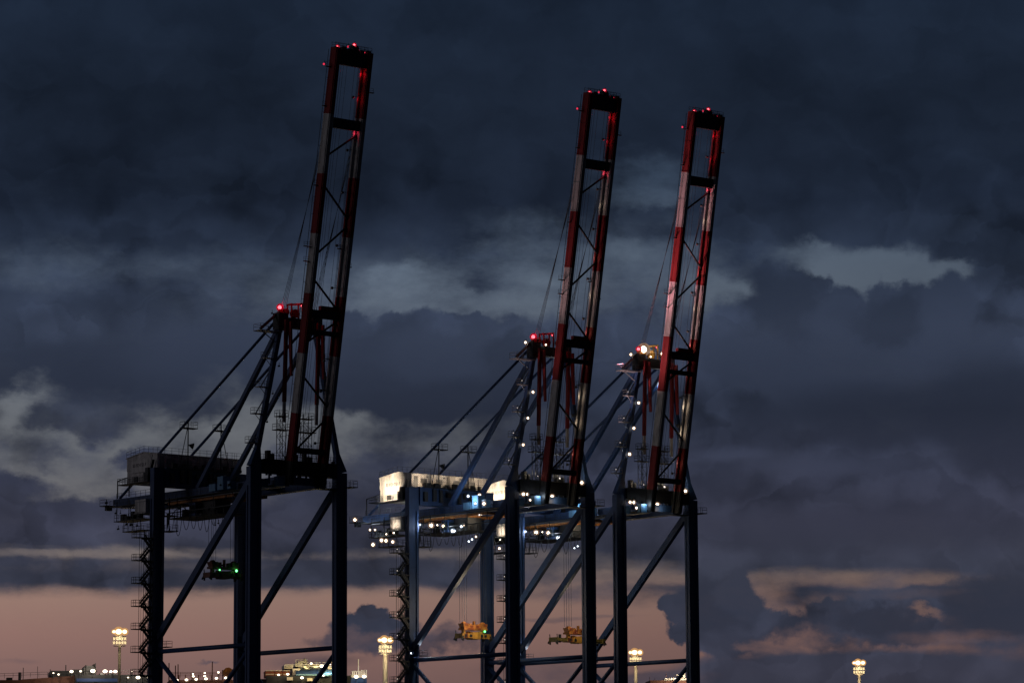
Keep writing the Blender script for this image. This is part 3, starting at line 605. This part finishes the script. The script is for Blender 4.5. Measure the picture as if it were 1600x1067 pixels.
    LP = [((-54.61, 4.8, 62.4), .42, 'L_warm'), ((-40.1, 4.6, 61.0), .42, 'L_warm'), ((-40.4, -2.3, 59.0), .30, 'L_warm'), ((-36.6, -2.4, 56.7), .46, 'L_warm'), ((-34.9, -2.6, 56.5), .42, 'L_warm'),
          ((-32.4, -2.9, 56.1), .34, 'L_warm'), ((-38.9, -2.7, 56.0), .40, 'L_warm'), ((-31.9, 3.4, 59.7), .28, 'L_cool'), ((-30.21, 4.8, 59.5), .48, 'L_warm'), ((-26.4, 4.8, 59.1), .48, 'L_warm'),
          ((-28.4, 4.9, 59.45), .2, 'L_warm'), ((-24.6, 5.6, 58.1), .42, 'L_cool'), ((-23.7, 5.3, 58.0), .42, 'L_cool'), ((-21.4, 5.2, 58.7), .34, 'L_cool'), ((-20.6, 5.2, 58.9), .26, 'L_warm'), ((-18.4, 4.6, 55.6), .24, 'L_cool'), ((-17.4, 4.6, 55.9), .24, 'L_cool'),
          ((-15.5, 4.9, 64.2), .40, 'L_warm'), ((-18.9, 4.9, 64.3), .28, 'L_cool'), ((-14.2, 2.8, 62.4), .32, 'L_cool'), ((-11.6, 2.8, 62.2), .40, 'L_warm'), ((-15.8, 5.1, 60.5), .3, 'L_dim'), ((-33.0, -2.2, 57.9), .24, 'L_warm'), ((-35.2, -2.3, 57.8), .2, 'L_warm'), ((-38.8, -2.3, 58.9), .22, 'L_warm'),
          ((1.0, 1.95, 62.95), .36, 'L_warm'), ((1.0, 2.75, 62.95), .40, 'L_warm'), ((1.2, 8.8, 62.85), .46, 'L_warm'), ((1.0, 3.6, 61.95), .32, 'L_warm'), ((1.0, 5.0, 61.9), .24, 'L_cool'), ((1.2, 16.2, 65.9), .44, 'L_warm'), ((1.0, 14.0, 61.9), .36, 'L_warm'),
          ((.85, 4.6, 82.3), .30, 'L_warm'), ((.85, 3.3, 77.3), .32, 'L_warm'), ((.85, 2.1, 72.2), .34, 'L_warm'), ((-1.0, 4.4, 91.9), .3, 'L_warm'), ((-.6, 5.6, 91.6), .22, 'L_cool'), ((1.0, 7.75, 91.5), .24, 'L_warm'),
          ((1.3, 6.4, 66.6), .22, 'L_dim'), ((1.4, 10.6, 66.4), .34, 'L_dim'), ((1.4, 5.2, 66.5), .2, 'L_dim'), ((-28.4, -1.6, 34.6), .18, 'L_cool')]
    for p_, r_, m_ in LP: lamp(p_, r_*(.50+.28*random.random()), m_, on=lit)
    # small glints on the ladder and stair platforms
    if lit:
        for z in (68.6, 73.8, 78.6, 83.8):
            y = .75+4.8*(z-67.6)/22; lamp((.5, y-2.1, z+.5), .09, 'L_dim', 'bulkhead_lamp')
        z = 29.3
        while z < 54.5: lamp((-29.2, -4.3, z+.4), .08, 'L_dim', 'bulkhead_lamp'); z += 4.12
    for p_, r_, m_ in (((.2, 5.3, 92.9), .34 if lit == 1 else .40, 'L_red'), ((.4, 9.9, 93.6), .14, 'L_red')):
        lamp(p_, r_, m_, 'warning_light')
    for s_, n_, y, r_, m_ in ((64.5, .8, 6.0, .25, 'L_red'), (65.35, .8, 9.6, .25, 'L_red'), (64.9, .8, 8.3, .2, 'L_reddim'), (64.6, .8, 10.5, .15, 'L_red'), (64.4, .8, 12.0, .18, 'L_reddim'), (61.2, .3, 3.9, .22, 'L_reddim')):
        p_ = bp_(s_, n_, y); lamp(tuple(p_), r_, m_, 'warning_light')
    RED = (1, .03, .08); WARM = (1, .80, .56); COOL = (.8, .9, 1)
    if lit < 1: light(root, (.9, 5.5, 93.4), RED, 70); light(root, (.9, 9.0, 94.6), RED, 90)
    else:
        light(root, (.9, 5.5, 93.4), RED, 60); light(root, (1.6, 8.4, 92.9), WARM, 90, .2); lamp((.3, 6.5, 92.9), .75, 'L_warm'); lamp((.9, 10.9, 92.4), .3, 'L_warm')
    light(root, bp_(60.5, .8, 11.5), RED, 26, .15); light(root, bp_(56, .8, 11.3), RED, 14, .15); light(root, bp_(50, .8, 11.5), RED, 20, .15); light(root, bp_(60.5, .9, 6.8), RED, 10, .15)
    if lit:
        light(root, (-35.9, -6.0, 64.0), (1, .78, .52), 9000, .5, 'SPOT', (-36.8, 0, 66.8), R(72))     # floodlight on the side of the house
        for y, e in ((1.5, 1500), (6.5, 1100), (11.0, 1100), (16.0, 1100)): light(root, (-27.0, y, 67.6), (1, .74, .47), e*.45, .3, 'SPOT', (-30.2, y+.3, 68.6), R(84))
        light(root, (-32.8, -3.2, 59.4), WARM, 240, .3, 'SPOT', (-32.8, 0, 59.8), R(120))                        # electrical room
        light(root, (-28.8, 1.6, 59.2), COOL, 260, .2); light(root, (-24.0, 9.0, 59.6), WARM, 90, .3); light(root, (-19.0, 8.0, 60.0), WARM, 240, .3); light(root, (-24.2, 4.2, 58.8), COOL, 90, .2)
        light(root, (-46, 4.0, 64.4), COOL, 240, .3); light(root, (-51, 3.2, 61.4), COOL, 140, .3); light(root, (-14.4, 1.6, 63.0), COOL, 420, .2); light(root, (2.6, 4.6, 62.6), COOL, 70, .2); light(root, (2.6, 9, 62.0), WARM, 80, .3)
        light(root, (-28.2, 1.2, 35.6), COOL, 150, .2); light(root, (-38, -4.0, 57.9), COOL, 150, .3); light(root, (-20, 4.0, 64.8), COOL, 260, .3); light(root, (-8, 3.4, 63.6), COOL, 60, .3)
        light(root, (-2.6, 13.5, 86.5), COOL, 160, .3); light(root, (1.4, 15.6, 66.9), WARM, 120, .3); light(root, (1.3, 4.2, 66.9), WARM, 60, .2); light(root, (1.5, 10.4, 67.0), WARM, 90, .2)
        # small flood lamps in the boom gap, shining on the inner side of the far girder
        for s_, e in ((-3, 90), (3, 130), (8, 150), (14, 120), (20, 130), (27, 90), (34, 60), (44, 60)): light(root, bp_(s_, .5, 11.15), (1, .74, .48), e*.2*(1.5 if lit == 1 else 1), .15)
        # floodlight beside the boom, shining along its outer side
        light(root, (-9.0, -9.0, 66.0), (1, .60, .56), 58000 if lit == 1 else 17000, .3, 'SPOT', bp_(26, 0, 5.5), R(34))
        if lit == 1: light(root, (-5.0, -7.0, 92.0), (1, .36, .40), 48000, .3, 'SPOT', bp_(38, 0, 5.5), R(60)); light(root, (-2, -1.2, 90.0), (1, .3, .35), 3500, .3, 'SPOT', bp_(19, 0, 5.2), R(60))
        else: light(root, (-5.0, -7.0, 92.0), (1, .5, .5), 7000, .3, 'SPOT', bp_(34, 0, 5.5), R(60))
    return root

SPEC = [(0, 'leftmost crane, dark and unlit, with a retracted spreader showing green lights', 0, (-22.5, 47.6)),
        (58.7665, 'middle crane with its white machinery house lit brightly by floodlights', .6, (-23.0, 38.5)),
        (85.4473, 'rightmost crane, smallest in view, white lamp beside the red one on its tower head', 1.0, (-23.2, 38.5))]
cranes = [make_crane(*s) for s in SPEC]

# ------------------------------------------------------------------ spreaders hanging on the hoist ropes
def spreader(v0, su, sz, half, label, lit, green):
    """half = half length of the telescopic frame; local x = boom axis, y = quay axis"""
    root = empty('container_spreader', cw(su, v0+9.3, sz-1.1), -YAW); tag(root, label, 'spreader', 'spreaders hanging below the cranes')
    q = MB(); z = 1.9                                                        # head block
    q.box(-.9, .9, -2.9, 2.9, z-.25, z+.15)
    for s_ in (-1, 1):
        q.poly8([(-.7, s_*2.1-.55, z+.0), (.7, s_*2.1-.55, z), (.7, s_*2.1+.75, z), (-.7, s_*2.1+.75, z), (-.8, s_*2.3-.75, z+1.0), (.8, s_*2.3-.75, z+1.0), (.8, s_*2.3+.75, z+1.0), (-.8, s_*2.3+.75, z+1.0)])
        q.tube((-.3, s_*2.3, z+.85), (.3, s_*2.3, z+.85), .5, 14)
    q.box(-.3, .3, -.9, -.5, z+.15, z+1.0); q.box(-.25, .25, .1, .4, z+.15, z+1.5); q.box(-.4, .4, .9, 1.5, z+.15, z+.9); q.box(-.5, .3, -1.6, -1.2, z+.15, z+.6)
    if lit and half < 4: q.box(-.55, .55, -1.7, 1.7, z+.15, z+.75)
    q.cur = 1; q.box(.9, .95, -1.9, -.6, z-.2, z+.12); q.box(.9, .95, .5, 1.2, z-.2, z+.12); q.box(.56, .62, -1.2, -.4, z+.25, z+.6); q.box(.56, .62, .4, 1.0, z+.25, z+.6); q.box(.82, .86, -2.6, -1.9, z+.5, z+1.0); q.box(.82, .86, 2.0, 2.7, z+.5, z+1.0)
    q.build('head_block', ['orange', 'brown'] if lit else ['deck', 'dark'], root)
    q = MB(); q.box(-.35, .35, -2.6, -2.1, 1.0, z-.25); q.box(-.35, .35, 2.1, 2.6, 1.0, z-.25); q.box(-1.0, 1.0, -3.0, 3.0, .1, 1.0)
    q.box(-1.05, 1.05, -.9, .9, -.1, 1.25); q.box(-.6, .6, 1.2, 1.9, 1.0, 1.4); q.tube((0, -1.5, 1.2), (0, -.6, 1.2), .25, 8)
    q.cur = 1
    for y in (-2.6, -1.3, 1.4, 2.3): q.box(1.0, 1.06, y-.3, y+.25, .3, .8)
    q.cur = 2; q.box(1.0, 1.05, -2.95, -2.1, .12, .98); q.box(-1.02, 1.02, -3.05, -3.0, .15, .95)
    q.build('main_frame', ['yellow', 'dark', 'brown'] if lit else ['deck', 'dark', 'deck'], root)
    for s_ in (-1, 1):
        q = MB(); a, b_ = sorted((s_*3.0, s_*half))
        q.box(-.75, -.35, a, b_, .25, .85); q.box(.35, .75, a, b_, .25, .85); y = s_*half
        q.box(-1.15, 1.15, y-.28, y+.28, .05, .95); arm = q.build('telescopic_beam', ('olive' if half > 4 else 'yellow') if lit else 'deck', root)
        for x in (-1.1, 1.1):
            q = MB(); q.box(x-.12, x+.12, y-.12, y+.12, -.45, .05); q.beam((x, y, .5), (x*1.1, y+s_*.45, -.25), .3, .12); q.beam((x, y, .9), (x, y+s_*.1, 1.6), .12, .12)
            q.build('corner_flipper', 'dark', arm)
        if half > 4.5:
            q = MB(); q.box(-.2, .2, s_*(half-1.6)-.2, s_*(half-1.6)+.2, .0, 1.6); q.build('stop_post', 'dark', arm)
    for y, r_, m_ in green:
        q = MB(); q.cur = 0; q.box(.9, 1.15, y-.3, y+.3, 1.05, 1.2); q.cur = 1; q.ball((1.25, y, 1.42), r_, 10, 6); q.build('status_lamp', ['dark', m_], root)
    return root
spreader(0, -22.5, 47.6, 3.3, 'small retracted spreader with two green lights hanging under the dark crane', False, [(2.1, .22, 'L_green'), (-1.6, .13, 'L_green')])
spreader(58.7665, -23.0, 38.5, 3.3, 'short orange spreader with one green light, hanging under the middle crane', True, [(1.9, .2, 'L_green')])
spreader(85.4473, -23.2, 38.5, 6.1, 'wide extended yellow spreader with red centre, hanging under the rightmost crane', True, [])
for v0, su, sz, wt in ((0, -22.5, 47.6, 0), (58.7665, -23, 38.5, 300), (85.4473, -23.2, 38.5, 110)):
    if wt: light(None, cw(su+5.5, v0+6.5, sz+4.5), (1, .80, .55), wt*8, .5)
    else: light(None, cw(su+1.6, v0+11.4, sz+.9), (.1, 1, .2), 4, .2)

# ------------------------------------------------------------------ floodlight masts behind the cranes
def mast(px, py, dist, rp, label, glow):
    top = at(px, py, dist); root = empty('floodlight_mast', (top.x, top.y, 0), math.atan2(-top.x, top.y)); tag(root, label, 'floodlight mast', 'floodlight masts of the terminal')
    h = top.z
    MB().tube((0, 0, 0), (0, 0, h-2.6), rp*1.5, 14, r2=rp).build('pole', 'pole', root, True)
    q = MB(); q.tube((0, 0, h-2.6), (0, 0, h-.1), rp*.8, 10); 
    for z in (h-2.3, h-.5): q.tube((0, 0, z-.06), (0, 0, z+.06), 1.15, 16)
    q.build('head_frame', 'panel', root)
    for row in (0, 1):
        for k in range(5):
            x = -1.08+k*.54; z = h-1.75+row*.8
            q = MB(); q.cur = 0; q.box(x-.22, x+.22, -1.25, -.9, z-.3, z+.3); q.cur = 1; q.box(x-.15, x+.15, -1.28, -1.25, z-.22, z+.22); q.build('flood_panel', ['panel', 'L_mast'], root)
    for x, y, r_ in ((-.2, 0, .66), (.95, 0, .50), (-1.1, 0, .34)):
        q = MB(); q.cur = 0; q.box(x-.3, x+.3, y+.2, y+.6, h+.1, h+.5); q.cur = 2; q.tube((x, y+.15, h+.45), (x, y-.05, h+.45), r_*1.2, 16, r2=r_*1.5); q.cur = 1; q.ball((x, y-.1, h+.45), r_*.9, 12, 8, .85); q.build('bright_floodlight', ['panel', 'L_sodium', 'G_sodium'], root, True)  # flared glowing disc behind each ball is an added halo
    light(root, (0, -2.8, h-3.2), (1, .72, .36), glow, .4); light(root, (.0, -2.2, h-.8), (1, .78, .45), 130, .4)
mast(187, 990, 640, .27, 'leftmost floodlight mast, left of the dark crane', 120)
mast(602, 1003, 655, .46, 'floodlight mast with a thick pale pole beside the stair of the middle crane', 700)
mast(993, 1022, 712, .34, 'floodlight mast seen between the legs of the rightmost crane', 500)
mast(1342, 1038, 770, .34, 'rightmost floodlight mast, standing alone on the right', 500)

# ------------------------------------------------------------------ ships and yard far behind
def ship(x0, x1, dist, label, parts, dy=0):
    """x0..x1 photo columns spanned; parts are (column0, column1, row_top, row_bottom, material, depth offset)"""
    a = at(x0, 1060, dist); b_ = at(x1, 1060, dist+dy); root = empty('cargo_ship', ((a.x+b_.x)/2, (a.y+b_.y)/2, -1.5), 0)
    d = Vector((b_.x-a.x, b_.y-a.y, 0)); ln = d.length; d.normalize(); root.rotation_euler[2] = math.atan2(d.y, d.x)
    tag(root, label, 'ship', 'ships moored behind the cranes')
    px = ln/(x1-x0); H = lambda row: at((x0+x1)/2, row, dist).z+1.5
    X = lambda col: (col-(x0+x1)/2)*px
    return root, X, H, ln
def hull(root, X, x0, x1, top, beam, nm='hull', bow=-1):
    q = MB(); n = 14; rows = []
    for k in range(n+1):
        t = k/n; e = (1-t if bow > 0 else t); w_ = beam/2*min(1, (e*5)**.6+.02); x = X(x0)+(X(x1)-X(x0))*t
        rows.append([(x, -w_*.85, -4), (x, w_*.85, -4), (x, w_, top), (x, -w_, top)])
    k0 = len(q.v)
    for r in rows: q.v += r
    for i in range(n):
        a = k0+4*i
        for j in range(4): q.f.append((a+j, a+(j+1) % 4, a+4+(j+1) % 4, a+4+j)); q.mi.append(0)
    q.f += [(k0+3, k0+2, k0+1, k0), (k0+4*n, k0+4*n+1, k0+4*n+2, k0+4*n+3)]; q.mi += [0, 0]
    return q.build(nm, 'hull', root)
rs = random.Random(11)
def stack(root, X, H, c0, c1, row, y0, y1, mats, low, step=2.6):
    """container stack with a stepped top, split in bays"""
    q = MB(); x = X(c0); i = 0; T = H(row)
    while x < X(c1)-.5:
        w_ = min(6.1, X(c1)-x); y = y0
        while y < y1-1:
            lv = T-(2.6*rs.choice((0, 0, 0, 1)) if y < y0+6 else 0)
            z = low
            while z < lv-.3:
                zz = min(z+2.58, lv); q.cur = rs.randrange(len(mats)); q.box(x+.06, x+w_-.06, y+.04, y+2.4, z, zz-.05); z = zz
            y += 2.5; 
            if y > y0+8: break
        x += w_+.3
    return q.build('container_stack', mats, root)
def deck_lamps(root, X, H, lst, y):
    for c, row, r_ in lst:
        q = MB(); q.cur = 0; q.tube((X(c), y+.3, H(row)-1.6), (X(c), y+.3, H(row)), .08, 5); q.cur = 1; q.ball((X(c), y, H(row)), r_*.68, 8, 6, .7); q.build('deck_lamp', ['dark', 'L_ship'], root)

# left ship: low dark deck with a bridge and a row of lamps
root, X, H, ln = ship(-160, 236, 900, 'dark ship at the lower left, small lit bridge and a row of white deck lamps', None, 3)
hull(root, X, -160, 236, 26, 34)
q = MB(); q.box(X(-20), X(112), -10, 10, 26, H(1064)); q.poly8([(X(30), -9.5, H(1064)), (X(112), -9.5, H(1064)), (X(112), 9.5, H(1064)), (X(30), 9.5, H(1064)), (X(30), -9.5, H(1063)), (X(112), -9.5, H(1057)), (X(112), 9.5, H(1057)), (X(30), 9.5, H(1063))]); q.build('deck_house', 'deck', root)
q = MB(); q.rail([(X(-10), -9.6, H(1062)), (X(70), -9.6, H(1059)), (X(112), -9.6, H(1057))], 1.3, .06, 2.4); q.box(X(25), X(29), -9.8, -8, 30, H(1052)); q.box(X(33.5), X(34.5), -3, -2.6, 30, H(1043)); q.box(X(56), X(56.6), -3, -2.6, 30, H(1041)); q.box(X(7), X(16), -9, -5, H(1066), H(1060)); q.build('railing_and_posts', 'dark', root)
q = MB(); q.cur = 0; q.box(X(112), X(236), -12, 12, 26, H(1056)); q.box(X(76), X(112), -8, 8, 30, H(1049)); q.cur = 1; q.box(X(114), X(180), -12.3, -12, H(1067), H(1062)); q.build('upper_deck', ['dark', 'hull'], root)
q = MB(); q.cur = 0; q.box(X(110), X(126), -8, 8, H(1056), H(1047)); q.cur = 1; q.box(X(127), X(146), -8, 8, H(1056), H(1044)); q.box(X(129), X(142), -8, 6, H(1044), H(1041)); q.cur = 0; q.box(X(143), X(146), -6, 4, H(1044), H(1038)); q.box(X(126), X(148), -8.3, 8.3, H(1050), H(1049)); q.build('bridge', ['dark', 'boxgrey'], root)
for a_, b_ in ((74, 1047), (98, 1040), (129, 1040), (144, 1037), (200, 1052), (160, 1050)):
    q = MB(); q.box(X(a_), X(a_)+.25, -8, -7.7, H(1057), H(b_)); q.build('antenna', 'dark', root)
for a_ in (152, 165, 172): q = MB(); q.box(X(a_), X(a_+5), -10, -4, H(1056), H(1053)); q.build('vent', 'grey', root)
q = MB(); q.box(X(196), X(228), -9, 6, H(1058), H(1055)); q.rail([(X(182), -12, H(1056)), (X(236), -12, H(1056))], 1.2, .06, 2.2); q.build('after_deck', 'boxgrey', root)
deck_lamps(root, X, H, [(106, 1051.5, .7), (86, 1056, .4), (120, 1051, .45), (139, 1050.5, .95), (158, 1051, .9), (167, 1051.4, .6), (174, 1051.2, .75), (194, 1060.5, .3), (209.5, 1060.5, .85), (226, 1060.8, .45), (200, 1051.5, .2), (78, 1054, .3)], -13)
light(root, (X(140), -18, H(1044)), (1, .8, .6), 2200, .5); light(root, (X(205), -18, H(1052)), (1, .8, .6), 1100, .5); light(root, (X(80), -18, H(1050)), (1, .8, .6), 900, .5)

# middle ship: lamp rows, lit superstructure, container roofs, blue block with a white mast at its right end
root, X, H, ln = ship(236, 568, 980, 'lit ship low behind the dark crane, yellowish superstructure and blue stern with white mast', None, 4)
hull(root, X, 236, 568, 24, 40, bow=1)
q = MB(); q.box(X(262), X(380), -12, 12, 24, H(1064)); q.rail([(X(264), -12, H(1057)), (X(400), -12, H(1057))], .9, .07, 3); q.rail([(X(264), -12, H(1061)), (X(400), -12, H(1061))], 1.2, .07, 3)
for c in range(266, 400, 10): q.box(X(c), X(c)+.3, -12.1, -11.8, H(1066), H(1056))
for c, r_ in ((262, 1036), (272, 1040), (329, 1034), (276, 1038), (345, 1047), (354, 1044)): q.box(X(c), X(c)+.28, -5, -4.7, 24, H(r_))
q.build('lashing_bridge', 'deck', root)
deck_lamps(root, X, H, [(273.5, 1064.5, .62), (288, 1064, .66), (303, 1063.2, .62), (318, 1062.4, .66), (334, 1061.6, .62), (348.5, 1061, .66), (363.5, 1060.2, .62), (298.5, 1058.6, .5), (316, 1058.2, .5), (298, 1055, .35), (316, 1053.4, .4), (337, 1052.5, .5)], -13)
stack(root, X, H, 262, 372, 1066.5, -11, 0, ['dark', 'boxblue'], 24); stack(root, X, H, 366, 380, 1063, -11.5, 0, ['boxblue', 'hull'], 24)
q = MB(); q.box(X(351), X(357), -6, -2, H(1060), H(1050)); q.tube((X(354), -6, H(1051)), (X(354), -2, H(1051)), 1.5, 10); q.build('deck_crane_foot', 'orange', root)
q = MB(); q.cur = 0
for k, (a_, b_) in enumerate(((410, 424), (425, 436), (437, 448))): q.cur = 0; q.box(X(a_), X(b_), -11.5, -4, H(1060), H(1052.2)); q.cur = 1; q.box(X(a_)+.1, X(b_)-.1, -11.7, -11.5, H(1056), H(1054.6)); q.box(X(a_)+.1, X(b_)-.1, -11.7, -11.5, H(1050.2), H(1049)); q.cur = 0; q.box(X(a_), X(b_), -11, -3, H(1052.2), H(1050))
q.build('lit_hatch_rows', ['boxrust', 'cream'], root)
stack(root, X, H, 404, 452, 1061.5, -11.3, 0, ['boxgrey', 'dark', 'boxrust'], 24)
q = MB(); q.cur = 0
q.box(X(452), X(526), -12, 10, 24, H(1046.5)); q.box(X(462), X(517), -9, 8, H(1046.5), H(1042)); q.box(X(466), X(496), -7, 6, H(1042), H(1039)); q.box(X(458), X(470), -8, 4, H(1042), H(1036.5)); q.box(X(463), X(476), -6, 2, H(1036.5), H(1033)); q.box(X(474), X(477.5), -5, 0, H(1039), H(1030.5)); q.tube((X(475.7), -4, H(1031)), (X(472), -4, H(1031.5)), .5, 8)
q.box(X(440), X(454), -9, 2, H(1046), H(1040)); q.box(X(498), X(506), -9.5, 6, H(1042), H(1040)); q.box(X(507), X(512), -8, -5, H(1042), H(1039))
sup = q.build('superstructure', 'cream', root)
for r_, y_ in ((1044.4, -9), (1047.9, -12)):
    for c in range(464, 518, 5):
        MB().box(X(c), X(c)+1.3, y_-.15, y_, H(r_)-.4, H(r_)+.5).build('window', 'glass', sup)
q = MB(); q.rail([(X(440), -12, H(1046)), (X(526), -12, H(1046))], 1.1, .07, 2.4); q.rail([(X(462), -9, H(1042)), (X(517), -9, H(1042))], 1.1, .06, 2.4); q.rail([(X(458), -8, H(1036.5)), (X(476), -6, H(1036.5))], 1.0, .05, 2); q.build('railing', 'cream', sup)
q = MB(); q.cur = 0
for a_, b_, m_ in ((456, 478, 0), (478.3, 492, 0), (492.3, 523, 1)): q.cur = m_; q.poly8([(X(a_), -16.5, H(1056)), (X(b_), -16.5, H(1056)), (X(b_), -12.2, H(1056)), (X(a_), -12.2, H(1056)), (X(a_), -16.5, H(1055.8)), (X(b_), -16.5, H(1055.8)), (X(b_), -12.2, H(1049)), (X(a_), -12.2, H(1049))])
q.build('sloping_covers', ['boxblue', 'boxlight'], root)
q = MB(); q.cur = 0; q.box(X(410), X(540), -17, -12.5, 24, H(1058.5)); q.cur = 1; q.box(X(455), X(526), -17.3, -12.6, H(1058), H(1056.6)); q.box(X(486), X(506), -17.6, -17.3, H(1059.6), H(1057.6)); q.cur = 2; q.box(X(472), X(480), -17.8, -17, H(1067), H(1062.5)); q.box(X(441), X(450), -17.8, -17, H(1066), H(1061)); q.build('side_gallery', ['dark', 'boxlight', 'cream'], root)
deck_lamps(root, X, H, [(464, 1062, .7), (490, 1058.5, .4), (497, 1058.8, .4), (442, 1056.5, .6), (428, 1057.5, .5), (507, 1041.5, .35), (521, 1044.5, .4), (478, 1040, .5), (494, 1044, .8), (512, 1062, .5), (524, 1056, .3)], -18)
q = MB(); q.cur = 0; q.box(X(530), X(567), -12, 10, 24, H(1060.5)); q.cur = 1
for c in (544, 546.5, 550, 555.5): q.box(X(c), X(c)+.35, -12, -11.6, H(1060.5), H(1050))
q.box(X(543.5), X(555), -12, -11.6, H(1051), H(1050)); q.box(X(559), X(565.5), -12, -11.6, H(1055), H(1054))
for c in (558.5, 562, 565.3): q.box(X(c), X(c)+.35, -12, -11.6, H(1060.5), H(1048.5))
q.box(X(553.6), X(554.8), -12, -11.3, H(1060), H(1032)); q.box(X(543), X(552), -11, -9, H(1060), H(1055)); q.build('blue_stern_block', ['boxblue', 'cream'], root)
deck_lamps(root, X, H, [(550, 1059.4, .9), (562.5, 1059, .9)], -13)
for c, r_, pw, cc in ((478, 1041, 3400, (1, .72, .30)), (494, 1040, 3800, (1, .76, .34)), (514, 1042, 1800, (1, .75, .35)), (460, 1040, 900, (1, .72, .4)), (430, 1051, 900, (1, .7, .45)), (505, 1052, 1600, (.7, .86, 1)), (548, 1052, 700, (1, .85, .7)), (560, 1054, 400, (1, .86, .75))):
    light(root, (X(c), -21 if r_ < 1052 else -17, H(r_)), cc, pw*.55, .6)

# right ship, small lit top between the right crane's legs
root, X, H, ln = ship(1004, 1078, 1180, 'tiny lit ship top just visible between the legs of the rightmost crane', None, 2)
hull(root, X, 1004, 1078, 30, 24)
q = MB(); q.cur = 1; q.box(X(1012), X(1070), -8, 8, 30, H(1063.5)); q.cur = 0
for a_, b_, c_, d_ in ((1034, 1040, 1063.5, 1061), (1041, 1046, 1063.5, 1060.5), (1047, 1053, 1063.5, 1060), (1056, 1069, 1063.5, 1060.5), (1058, 1066, 1061, 1059.5), (1063, 1066, 1061, 1053), (1052, 1062, 1056, 1055.2)): q.box(X(a_), X(b_), -8.4, -4, H(c_), H(d_))
q.cur = 1; q.box(X(1037.6), X(1038.2), -6, -5.7, 30, H(1052)); q.box(X(1012), X(1012.5), -6, -5.7, 30, H(1058)); q.box(X(1020), X(1020.5), -6, -5.7, 30, H(1060))
q.build('superstructure', ['cream', 'deck'], root)
deck_lamps(root, X, H, [(1062.5, 1053, .65), (1045, 1061.5, .3), (1050, 1061, .35), (1073, 1062, .35), (1036, 1061, .2)], -9)
light(root, (X(1062), -14, H(1057)), (1, .78, .55), 2600, .5); light(root, (X(1045), -14, H(1058)), (1, .78, .5), 1200, .5)
